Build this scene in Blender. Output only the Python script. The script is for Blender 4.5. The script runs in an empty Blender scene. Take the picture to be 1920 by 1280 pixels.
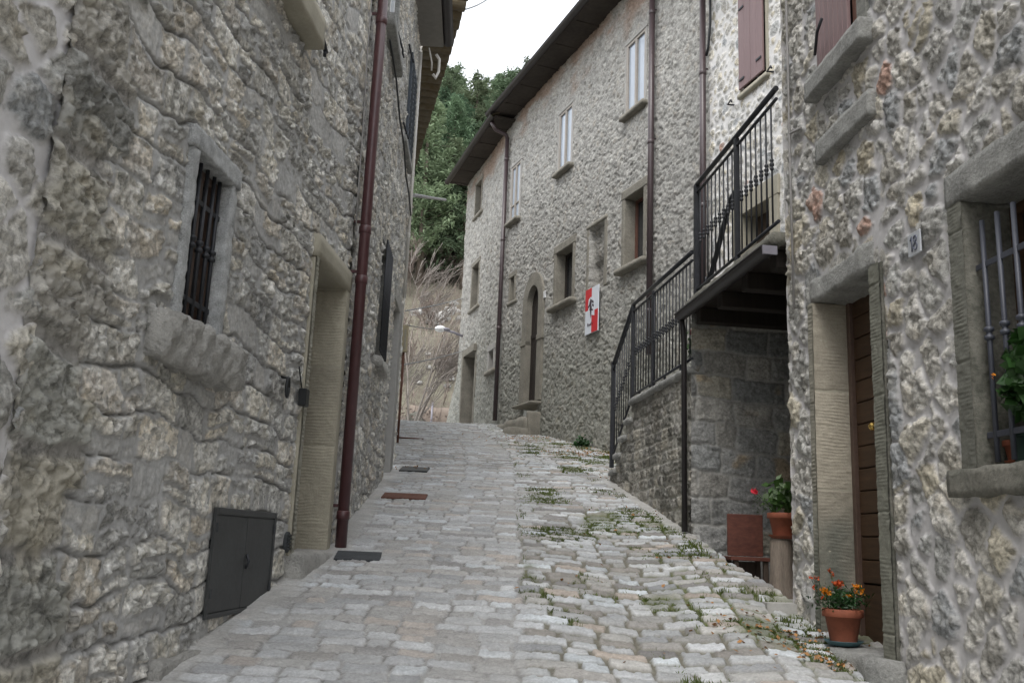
import bpy, bmesh, math, random
import numpy as np
from mathutils import Vector, Matrix
R = math.radians
sc = bpy.context.scene
COL = sc.collection
# ------------------------------------------------------------------ camera
H = 1.58
th, ro = R(12.1), R(2.4)
f_ = np.array([0, math.cos(th), math.sin(th)])
r_ = math.cos(ro)*np.array([1., 0, 0]) + math.sin(ro)*np.array([0, -math.sin(th), math.cos(th)])
u_ = np.cross(r_, f_)
cam = bpy.data.cameras.new('camera'); cam_o = bpy.data.objects.new('camera', cam); COL.objects.link(cam_o)
cam.sensor_width = 36; cam.lens = 36*1739/1920; cam.clip_start = 0.05; cam.clip_end = 2000
cam_o.matrix_world = Matrix(((r_[0], u_[0], -f_[0], 0), (r_[1], u_[1], -f_[1], 0), (r_[2], u_[2], -f_[2], H), (0, 0, 0, 1)))
sc.camera = cam_o
# ------------------------------------------------------------------ light
SUN_EL, SUN_AZ = 58, 200          # degrees; azimuth clockwise from +Y
w = bpy.data.worlds.new('World'); sc.world = w; w.use_nodes = True
nt = w.node_tree; bg = nt.nodes['Background']
sky = nt.nodes.new('ShaderNodeTexSky'); sky.sky_type = 'NISHITA'; sky.sun_disc = False
sky.sun_elevation = R(SUN_EL); sky.sun_rotation = R(SUN_AZ); sky.air_density = 1.0; sky.dust_density = 6.0; sky.ozone_density = 1.0
hs = nt.nodes.new('ShaderNodeHueSaturation'); hs.inputs['Saturation'].default_value = 0.30
nt.links.new(sky.outputs[0], hs.inputs['Color'])
cl = nt.nodes.new('ShaderNodeMixRGB'); cl.inputs[0].default_value = .72; cl.inputs[2].default_value = (6.9, 7.15, 7.5, 1)   # even cloud layer over the sky
nt.links.new(hs.outputs[0], cl.inputs[1]); nt.links.new(cl.outputs[0], bg.inputs['Color'])
bg.inputs['Strength'].default_value = 0.15
sl = bpy.data.lights.new('sun', 'SUN'); sl.energy = 0.7; sl.angle = R(25); sl.color = (1, .97, .93)
so = bpy.data.objects.new('sun', sl); COL.objects.link(so)
sd = Vector((math.sin(R(SUN_AZ))*math.cos(R(SUN_EL)), math.cos(R(SUN_AZ))*math.cos(R(SUN_EL)), math.sin(R(SUN_EL))))
so.rotation_euler = (-sd).to_track_quat('-Z', 'Y').to_euler()
sc.view_settings.view_transform = 'Standard'; sc.view_settings.look = 'None'
sc.view_settings.exposure = 0.95; sc.view_settings.gamma = 1
sc.cycles.max_bounces = 6; sc.cycles.diffuse_bounces = 4; sc.cycles.use_denoising = True
# ------------------------------------------------------------------ noise in numpy
def hsh(a, b, s=0):
    a = np.asarray(a).astype(np.int64); b = np.asarray(b).astype(np.int64)
    x = (a*374761393 + b*668265263 + s*982451653) & 0xFFFFFFFF
    x = ((x ^ (x >> 13))*1274126177) & 0xFFFFFFFF
    x = ((x ^ (x >> 16))*2246822519) & 0xFFFFFFFF
    x ^= x >> 15
    return x/4294967296.0
def vn(x, y, s=0):
    x, y = np.broadcast_arrays(np.asarray(x, float), np.asarray(y, float))
    ix = np.floor(x); iy = np.floor(y); fx = x-ix; fy = y-iy
    fx = fx*fx*(3-2*fx); fy = fy*fy*(3-2*fy)
    a = hsh(ix, iy, s); b = hsh(ix+1, iy, s); c = hsh(ix, iy+1, s); d = hsh(ix+1, iy+1, s)
    return (a+(b-a)*fx)*(1-fy)+(c+(d-c)*fx)*fy
def fbm(x, y, s=0, o=4, g=.5):
    x = np.asarray(x, float); y = np.asarray(y, float)
    v = 0; a = 1; t = 0
    for k in range(o):
        v = v+a*(vn(x*2**k+k*17.3, y*2**k-k*9.1, s+k)*2-1); t += a; a *= g
    return v/t
def ss(a, b, x):
    t = np.clip((x-a)/(b-a), 0, 1); return t*t*(3-2*t)
def mix(a, b, t):
    t = np.asarray(t)[..., None]; return np.asarray(a)*(1-t)+np.asarray(b)*t
def voro(x, y, ax, ay, s=0, jx=.8, jy=.7, wt=.12):
    """irregular stones about ax by ay metres: distance to the joint, a random id, and the place inside the stone"""
    X = x/ax; Y = y/ay; iy = np.floor(Y)
    F1 = np.full(X.shape, 9.); F2 = F1.copy(); I = np.zeros(X.shape); LX = I.copy(); LY = I.copy()
    for dy in (-1, 0, 1):
        rw = iy+dy; off = .5*(rw % 2); jx0 = np.floor(X-off)
        for dx in (-1, 0, 1):
            k = jx0+dx
            sx = k+.5+off+jx*(hsh(k, rw, s)-.5); sy = rw+.5+jy*(hsh(k, rw, s+1)-.5)
            ex = np.abs(X-sx)*ax; ey = np.abs(Y-sy)*ay
            d = (ex**2.6+ey**2.6)**(1/2.6)*(1+.0)-wt*min(ax, ay)*hsh(k, rw, s+2)
            idv = hsh(k, rw, s+3)
            n = d < F1
            F2 = np.where(n, F1, np.minimum(F2, d)); F1 = np.where(n, d, F1)
            I = np.where(n, idv, I); LX = np.where(n, (X-sx)*ax, LX); LY = np.where(n, (Y-sy)*ay, LY)
    return (F2-F1)/2, I, LX, LY
def facets(U, Z, size, s):
    """broken stone: small planes tilted at random, meeting in hard edges (about -1..1, times the size)"""
    wu = .25*size*fbm(U/size*.9, Z/size*.9, s+1, 2)
    d, I, LX, LY = voro(U+wu, Z-wu, size, size*.85, s, .95, .95, .0)
    return ((I*97 % 1)-.5)*1.6*LX+((I*389 % 1)-.5)*1.6*LY+((I*53 % 1)-.5)*size*.35
def palette(I, cols, s=0):
    cols = np.array(cols, float); k = np.floor(I*7919 % 1*len(cols)).astype(int) % len(cols)
    c = cols[k]; v = .82+.36*((I*3571+s) % 1)
    return c*v[..., None]
MASK = [None]
# ------------------------------------------------------------------ masonry styles: (U, Z) -> relief, colour
def ridged(x, y, s, o=3):
    return 1-np.abs(fbm(x, y, s, o))*2.2
def style_fine(U, Z, cw=.30, rh=.185, tone=1.0, s=11, rough=1.0):
    """grey coursed rubble flushed with mortar, ragged stone faces, raked wavy lines along the courses"""
    rs = Z/rh+.85*fbm(U*.8, Z*.6, s, 2)+.42*fbm(U*3.1, Z*2.2, s+5, 3)
    i = np.floor(rs); fr = rs-i; dr = np.minimum(fr, 1-fr)*rh
    c = U/cw+hsh(i, i*0, s+9)*7+.35*fbm(U*4, Z*4, s+12, 3)
    k = np.floor(c); a0 = k+.55*(hsh(k, i, s+2)-.5); a1 = k+1+.55*(hsh(k+1, i, s+2)-.5)
    cell = np.where(c < a0, k-1, np.where(c > a1, k+1, k))
    lo = cell+.55*(hsh(cell, i, s+2)-.5); hi = cell+1+.55*(hsh(cell+1, i, s+2)-.5)
    dc = np.minimum(c-lo, hi-c)*cw
    I = hsh(cell, i, s+3); J = hsh(cell, i, s+4)
    # some stones are split in two across the course
    split = (J > .55) & (fr > 0)
    mid = np.abs(fr-.45-.2*(I-.5)+.12*fbm(U*6, Z*3, s+21, 2))*rh
    dr2 = np.where(split, np.minimum(dr, mid), dr)
    I = np.where(split & (fr > .45), (I*1.37+.31) % 1, I)
    n1 = fbm(U*11, Z*11, s+30, 4)
    d = np.minimum(dr2*1.25, dc)
    d = d-.002+.024*n1
    m = ss(.010, .022, d)*np.where(I > .10, 1, .25)
    gn = ss(-.25, .08, fbm(U*1.7+i*3.7, i*5.3+Z*.1, s+40, 2))
    gd = np.abs(np.where(fr > .5, 1-fr, fr))*rh+.006*fbm(U*18, Z*18, s+41, 2)
    groove = np.exp(-(gd/.0078)**2)*gn
    pit = ss(.12, .34, fbm(U*30, Z*30, s+51, 3))
    rg = ridged(U*13, Z*13, s+52)
    fine_ = hsh(np.round(U*97), np.round(Z*97), s+56)-.5
    h = (m*(.004+.013*((I*53) % 1)**2 + (.50*facets(U, Z, .075, s+57)+.55*facets(U, Z, .030, s+58))*rough*(.35+.9*J) - .008*pit*rough*(.4+I)+.002*fine_)
         + .004*fbm(U*26, Z*26, s+54, 3)+.0012*fine_ - .022*groove)
    h = h+.010*fbm(U*.7, Z*.7, s+60, 3)
    st = palette(I, [(.38, .365, .325), (.32, .315, .295), (.45, .435, .395), (.39, .36, .31), (.28, .278, .268), (.49, .475, .435), (.36, .335, .295), (.41, .39, .345), (.335, .33, .31), (.45, .42, .365)])
    mo = np.ones(U.shape+(3,))*np.array((.30, .298, .29))
    st = mix(st, st*np.array((1.06, 1.02, .94)), ss(.1, .4, fbm(U*7, Z*7, s+71, 3))*.7)
    st = mix(st, np.array((.62, .61, .575)), ss(.08, .38, fbm(U*17, Z*17, s+72, 4))*.6)
    st = mix(st, np.array((.12, .12, .108)), ss(.10, .45, fbm(U*27, Z*27, s+73, 4))*.65)
    edge_ = ss(.006, .012, d)*ss(.030, .016, d)*(1-ss(.0, .5, fbm(U*5, Z*5, s+77, 2)))
    c = mix(mo*(1+.16*fbm(U*5, Z*5, s+70, 4))[..., None], st, m*.92)
    c = mix(c, np.array((.15, .145, .135)), edge_*.35)
    c = mix(c, np.array((.10, .098, .092)), groove*.75)
    dk = ss(.1, .7, fbm(U*.9+3, Z*.7, s+80, 3))
    c = c*(1-.14*dk)[..., None]*tone*1.56*np.array((.995, 1.0, 1.015))
    MASK[0] = .30+.70*m
    return h, c
def style_near(U, Z):
    h, c = style_fine(U, Z)
    # large dark quoins at the near corner of the house
    q = ss(-3.72, -3.84, U+.07*np.sign(np.sin(Z*9.2))+.03*fbm(U*6, Z*6, 5, 3))
    r = Z/.37+.12*fbm(U*3, Z*3, 91, 2); i = np.floor(r); fr = r-i; d = np.minimum(fr, 1-fr)*.37
    d = np.minimum(d, np.abs(U+4.23)+.02)+.02*fbm(U*9, Z*9, 92, 3)
    m = ss(.012, .05, d); I = hsh(i, i*0+3, 93)
    hq = m*(.012+.018*I+.45*facets(U, Z, .09, 99)+.5*facets(U, Z, .035, 89)-.012*ss(.1, .35, fbm(U*30, Z*30, 95, 3)))+.010*fbm(U*25, Z*25, 98, 3)
    cq = mix(np.array((.29, .28, .265))*np.ones(U.shape+(3,)), palette(I, [(.30, .30, .275), (.26, .26, .245), (.36, .345, .30), (.40, .385, .35), (.34, .32, .27)]), m)
    cq = mix(cq, np.array((.36, .33, .26)), ss(.2, .6, fbm(U*6, Z*6, 96, 3))*.6)
    cq = mix(cq, np.array((.09, .09, .085)), ss(.1, .5, fbm(U*18, Z*18, 97, 3))*.5)*1.15
    return h*(1-q)+hq*q, mix(c, cq, q)
def style_bulge(U, Z, s=200, ax=.225, ay=.155, mortar=(.475, .465, .465), gap=.0, amp=1.0, warm=1.0, tone=1.0):
    """rough stones standing out of pale mortar"""
    w1 = .06*fbm(U*2.6, Z*2.6, s, 3); w2 = .06*fbm(U*2.6+9, Z*2.6, s+1, 3)
    big = ss(.0, .35, fbm(U*.7, Z*.7, s+2, 2))
    u = U+w1; z = Z+w2
    d1, I1, _, LY1 = voro(u, z, ax, ay, s+3, .9, .8, .25)
    d2, I2, _, LY2 = voro(u, z, ax*1.6, ay*1.7, s+4, .9, .8, .25)
    b = big > .5
    d = np.where(b, d2, d1); I = np.where(b, I2, I1); LY = np.where(b, LY2, LY1)
    n = fbm(U*14, Z*14, s+10, 4)
    g = gap+.016*((I*91) % 1)
    m = ss(g, g+.013, d+.020*n); core = ss(g, g+.055, d+.016*n)
    ph = (I*37) % 1
    pit = ss(.10, .35, fbm(U*27, Z*27, s+12, 3)); fine_ = hsh(np.round(U*101), np.round(Z*101), s+56)-.5
    h = amp*(m*(.008+.008*ph)+core*(.002+.011*ph)+m*(.34*facets(U, Z, .08, s+13)+.34*facets(U, Z, .032, s+14)-.008*pit+.002*fine_))
    h = h+.008*fbm(U*4, Z*4, s+15, 3)+.003*fbm(U*30, Z*30, s+16, 2)+.02*fbm(U*.7, Z*.7, s+17, 2)
    st = palette(I, [(.42, .405, .37), (.35, .35, .335), (.45, .415, .335), (.50, .485, .45), (.37, .355, .32), (.32, .33, .335), (.46, .435, .375), (.45, .44, .415), (.37, .365, .345), (.48, .465, .43)])
    red = (I*611 % 1) > .982
    st = np.where(red[..., None], np.array((.40, .27, .22)), st)
    st = mix(st, st*np.array((1.04, 1.0, .93)), ss(.1, .5, fbm(U*6, Z*6, s+20, 3))*warm*.7)
    st = mix(st, np.array((.54, .52, .48)), ss(.12, .5, fbm(U*16, Z*16, s+21, 4))*.3)
    st = mix(st, np.array((.16, .155, .14)), ss(.10, .45, fbm(U*24, Z*24, s+22, 4))*.45)
    mo = np.ones(U.shape+(3,))*np.array(mortar)*(1+.10*fbm(U*4, Z*4, s+23, 4))[..., None]
    c = mix(mo, st, m)*tone*1.12
    MASK[0] = .12+.88*m
    return h, c
def style_facade(U, Z):
    """small rubble smeared with beige mortar, the long house"""
    w1 = .05*fbm(U*3, Z*3, 301, 3); w2 = .05*fbm(U*3+7, Z*3, 302, 3)
    d, I, _, _ = voro(U+w1, Z+w2, .15, .078, 303, .95, .85, .3)
    n = fbm(U*9, Z*9, 310, 4)
    m = ss(.000, .016, d+.016*n)*np.where(I > .3, 1, .1)
    pit = ss(.18, .45, fbm(U*9, Z*16, 312, 3)); fine_ = hsh(np.round(U*50), np.round(Z*50), 56)-.5
    h = m*(.003+.013*((I*37) % 1))-.013*pit+.020*fbm(U*1.1, Z*1.1, 315, 3)+.20*facets(U, Z, .085, 316)+.24*facets(U, Z, .042, 317)+.002*fine_
    st = palette(I, [(.385, .37, .34), (.34, .33, .305), (.43, .42, .39), (.37, .36, .34), (.31, .305, .285), (.40, .37, .325), (.47, .46, .43)])
    mo = np.ones(U.shape+(3,))*np.array((.40, .39, .365))*(1+.10*fbm(U*3, Z*3, 320, 4))[..., None]
    c = mix(mo, st, m*.75)
    c = mix(c, np.array((.17, .162, .145)), pit*.45)
    c = mix(c, np.array((.53, .52, .49)), ss(.12, .45, fbm(U*15, Z*24, 318, 3))*.45)
    # weathering of its own shape: damp grey-green foot, brick-red patches near the eaves
    c = c*.95
    foot = ss(6.6, 4.2, Z-.12*U+.9*fbm(U*.9, Z*.9, 330, 3))
    c = mix(c, c*np.array((.74, .76, .72)), foot*.9)
    br = ss(10.6, 11.1, Z+.5*fbm(U*1.5, Z*2, 331, 3))*ss(-.3, .3, fbm(U*1.3, Z*3, 332, 3))
    c = mix(c, np.array((.30, .20, .145)), br*.7)
    return h, c
def blocks(U, Z, rh, cw, s, wav=.3, jit=.5):
    rs = Z/rh+wav*fbm(U*1.1, Z*.8, s, 2)+.10*fbm(U*7, Z*7, s+1, 2); i = np.floor(rs); fr = rs-i; dr = np.minimum(fr, 1-fr)*rh
    c = U/cw+hsh(i, i*0, s+2)*5+.10*fbm(U*6, Z*6, s+3, 2); k = np.floor(c)
    a0 = k+jit*(hsh(k, i, s+4)-.5); a1 = k+1+jit*(hsh(k+1, i, s+4)-.5)
    cell = np.where(c < a0, k-1, np.where(c > a1, k+1, k)); lo = cell+jit*(hsh(cell, i, s+4)-.5); hi = cell+1+jit*(hsh(cell+1, i, s+4)-.5)
    dc = np.minimum(c-lo, hi-c)*cw; rr = .025; qx = np.clip(rr-dc, 0, None); qy = np.clip(rr-dr, 0, None)
    return rr-np.sqrt(qx*qx+qy*qy), hsh(cell, i, s+5)
def style_stair(U, Z):
    d, I = blocks(U, Z, .115, .175, 400, .35, .8)
    n = fbm(U*14, Z*14, 403, 4)
    m = ss(.005, .015, d+.010*n)*np.where(I > .06, 1, .3)
    h = m*(.008+.012*((I*37) % 1)+.35*facets(U, Z, .05, 404))-.012*ss(.1, .4, fbm(U*30, Z*30, 405, 3))
    st = palette(I, [(.26, .245, .215), (.22, .215, .195), (.33, .315, .28), (.18, .175, .155), (.29, .28, .26), (.37, .345, .295)])
    st = mix(st, np.array((.09, .085, .07)), ss(.1, .5, fbm(U*7, Z*7, 406, 3))*.6)
    st = mix(st, np.array((.42, .40, .36)), ss(.15, .5, fbm(U*15, Z*15, 410, 3))*.4)
    mo = np.ones(U.shape+(3,))*np.array((.50, .485, .44))*(1+.25*fbm(U*4, Z*4, 407, 4))[..., None]
    mo = mix(mo, np.array((.15, .14, .12)), ss(.05, .4, fbm(U*2.2, Z*2.2, 408, 3))*.85)
    MASK[0] = .3+.5*m
    return h, mix(mo, st, m)
def style_pillar(U, Z):
    d, I = blocks(U+.13, Z, .225, .36, 500, .25, .6)
    n = fbm(U*12, Z*12, 502, 4)
    m = ss(.006, .016, d+.008*n)
    h = m*(.012+.014*((I*37) % 1)+.30*facets(U, Z, .07, 504))+.004*fbm(U*30, Z*30, 506, 3)
    st = palette(I, [(.27, .27, .26), (.31, .30, .275), (.23, .235, .23), (.33, .31, .26), (.28, .28, .27)])
    st = mix(st, np.array((.34, .26, .16)), ss(.35, .6, fbm(U*5+2, Z*5, 505, 2))*.7)
    st = mix(st, np.array((.13, .13, .12)), ss(.15, .5, fbm(U*9, Z*9, 507, 4))*.5)
    mo = np.ones(U.shape+(3,))*np.array((.33, .325, .305))
    MASK[0] = .4+.5*m
    return h, mix(mo, st, m)
def style_white(U, Z):
    return style_bulge(U, Z, 600, .17, .12, (.58, .57, .555), .002, .7, 1.0, 1.15)
def style_right(U, Z):
    h, c = style_bulge(U, Z, 200)
    return h, c
def style_left_white(U, Z):
    return style_bulge(U, Z, 700, .22, .17, (.54, .53, .535), .002, 1.0, .7, 1.1)
def style_plain(U, Z):
    return .01*fbm(U*3, Z*3, 800, 4), np.ones(U.shape+(3,))*np.array((.33, .31, .28))*(1+.1*fbm(U*2, Z*2, 801, 4))[..., None]
# ------------------------------------------------------------------ materials
def new_mat(name):
    m = bpy.data.materials.new(name); m.use_nodes = True
    return m, m.node_tree, m.node_tree.nodes['Principled BSDF']
def N(nt, t, **k):
    n = nt.nodes.new(t)
    for a, b in k.items():
        if a.startswith('_'): n.inputs[a[1:]].default_value = b
        else: setattr(n, a, b)
    return n
def mat_attr(name, rough=.93, sc1=70, bump=.5, dist=.012, spec=.25, var=.35, pits=.5, sharp=.2):
    m, nt, b = new_mat(name); L = nt.links.new
    at = N(nt, 'ShaderNodeAttribute', attribute_name='Col')
    tc = N(nt, 'ShaderNodeTexCoord')
    n1 = N(nt, 'ShaderNodeTexNoise', _Scale=sc1, _Detail=8, _Roughness=.7); L(tc.outputs['Object'], n1.inputs['Vector'])
    n2 = N(nt, 'ShaderNodeTexNoise', _Scale=sc1*.16, _Detail=6, _Roughness=.65); L(tc.outputs['Object'], n2.inputs['Vector'])
    r1 = N(nt, 'ShaderNodeMapRange'); r1.inputs['From Min'].default_value = .5-sharp; r1.inputs['From Max'].default_value = .5+sharp
    r1.inputs['To Min'].default_value = 1-var; r1.inputs['To Max'].default_value = 1+var; L(n1.outputs[0], r1.inputs[0])
    r2 = N(nt, 'ShaderNodeMapRange'); r2.inputs['From Min'].default_value = .3; r2.inputs['From Max'].default_value = .7
    r2.inputs['To Min'].default_value = 1-var*.5; r2.inputs['To Max'].default_value = 1+var*.5; L(n2.outputs[0], r2.inputs[0])
    mu = N(nt, 'ShaderNodeMath', operation='MULTIPLY'); L(r1.outputs[0], mu.inputs[0]); L(r2.outputs[0], mu.inputs[1])
    vm = N(nt, 'ShaderNodeVectorMath', operation='SCALE'); L(at.outputs['Color'], vm.inputs[0]); 
    mk_ = N(nt, 'ShaderNodeMapRange'); mk_.inputs['To Min'].default_value = 1.0; L(at.outputs['Alpha'], mk_.inputs[0]); L(mu.outputs[0], mk_.inputs['To Max']); L(mk_.outputs[0], vm.inputs['Scale'])
    L(vm.outputs[0], b.inputs['Base Color'])
    bp = N(nt, 'ShaderNodeBump'); bp.inputs['Strength'].default_value = bump; bp.inputs['Distance'].default_value = dist
    v1 = N(nt, 'ShaderNodeTexVoronoi', _Scale=sc1*.55); L(tc.outputs['Object'], v1.inputs['Vector'])
    pr = N(nt, 'ShaderNodeMapRange'); pr.inputs['From Min'].default_value = .05; pr.inputs['From Max'].default_value = .38; L(v1.outputs['Distance'], pr.inputs[0])
    pm = N(nt, 'ShaderNodeMath', operation='MULTIPLY'); L(pr.outputs[0], pm.inputs[0]); L(n2.outputs[0], pm.inputs[1])
    ad0 = N(nt, 'ShaderNodeMath', operation='ADD'); L(n1.outputs[0], ad0.inputs[0]); L(n2.outputs[0], ad0.inputs[1])
    ad = N(nt, 'ShaderNodeMath', operation='MULTIPLY_ADD'); ad.inputs[1].default_value = pits; L(pm.outputs[0], ad.inputs[0]); L(ad0.outputs[0], ad.inputs[2])
    L(ad.outputs[0], bp.inputs['Height'])
    bs = N(nt, 'ShaderNodeMath', operation='MULTIPLY'); bs.inputs[1].default_value = bump; L(at.outputs['Alpha'], bs.inputs[0]); L(bs.outputs[0], bp.inputs['Strength']); L(bp.outputs[0], b.inputs['Normal'])
    b.inputs['Roughness'].default_value = rough; b.inputs['Specular IOR Level'].default_value = spec
    return m
def mat(name, col, rough=.8, metal=0, sc1=40, var=.2, bump=.2, dist=.004, spec=.4, col2=None, stretch=(1, 1, 1), rand=0, sc2=None, trans=0):
    """base colour mottled with noise (optionally towards col2), with a small bump"""
    m, nt, b = new_mat(name); L = nt.links.new
    tc = N(nt, 'ShaderNodeTexCoord'); mp = N(nt, 'ShaderNodeMapping'); mp.inputs['Scale'].default_value = stretch
    L(tc.outputs['Object'], mp.inputs[0])
    n1 = N(nt, 'ShaderNodeTexNoise', _Scale=sc1, _Detail=6, _Roughness=.65); L(mp.outputs[0], n1.inputs['Vector'])
    n2 = N(nt, 'ShaderNodeTexNoise', _Scale=sc2 or sc1*.12, _Detail=4); L(mp.outputs[0], n2.inputs['Vector'])
    cr = N(nt, 'ShaderNodeValToRGB'); c2 = col2 or tuple(min(1, c*(1+var)) for c in col)
    c1 = tuple(c*(1-var) for c in col)
    cr.color_ramp.elements[0].position = .35; cr.color_ramp.elements[1].position = .66
    cr.color_ramp.elements[0].color = (*c1, 1); cr.color_ramp.elements[1].color = (*c2, 1)
    av = N(nt, 'ShaderNodeMath', operation='ADD'); L(n1.outputs[0], av.inputs[0]); L(n2.outputs[0], av.inputs[1])
    hf = N(nt, 'ShaderNodeMath', operation='MULTIPLY'); hf.inputs[1].default_value = .5; L(av.outputs[0], hf.inputs[0])
    L(hf.outputs[0], cr.inputs[0]); out = cr.outputs[0]
    if rand:
        oi = N(nt, 'ShaderNodeObjectInfo'); h2 = N(nt, 'ShaderNodeHueSaturation')
        a = N(nt, 'ShaderNodeMapRange'); a.inputs['To Min'].default_value = .5-rand*.06; a.inputs['To Max'].default_value = .5+rand*.02; L(oi.outputs['Random'], a.inputs[0]); L(a.outputs[0], h2.inputs['Hue'])
        q = N(nt, 'ShaderNodeMath', operation='FRACT'); q0 = N(nt, 'ShaderNodeMath', operation='MULTIPLY'); q0.inputs[1].default_value = 17.3
        L(oi.outputs['Random'], q0.inputs[0]); L(q0.outputs[0], q.inputs[0])
        a2 = N(nt, 'ShaderNodeMapRange'); a2.inputs['To Min'].default_value = 1-rand*.45; a2.inputs['To Max'].default_value = 1+rand*.45; L(q.outputs[0], a2.inputs[0]); L(a2.outputs[0], h2.inputs['Value'])
        L(out, h2.inputs['Color']); out = h2.outputs[0]
    L(out, b.inputs['Base Color'])
    b.inputs['Roughness'].default_value = rough; b.inputs['Metallic'].default_value = metal; b.inputs['Specular IOR Level'].default_value = spec
    if bump:
        bp = N(nt, 'ShaderNodeBump'); bp.inputs['Strength'].default_value = bump; bp.inputs['Distance'].default_value = dist
        L(n1.outputs[0], bp.inputs['Height']); L(bp.outputs[0], b.inputs['Normal'])
    if trans:
        t = N(nt, 'ShaderNodeBsdfTranslucent'); L(out, t.inputs[0]); mx = N(nt, 'ShaderNodeMixShader'); mx.inputs[0].default_value = trans
        L(b.outputs[0], mx.inputs[1]); L(t.outputs[0], mx.inputs[2]); L(mx.outputs[0], nt.nodes['Material Output'].inputs[0])
    return m
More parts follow.
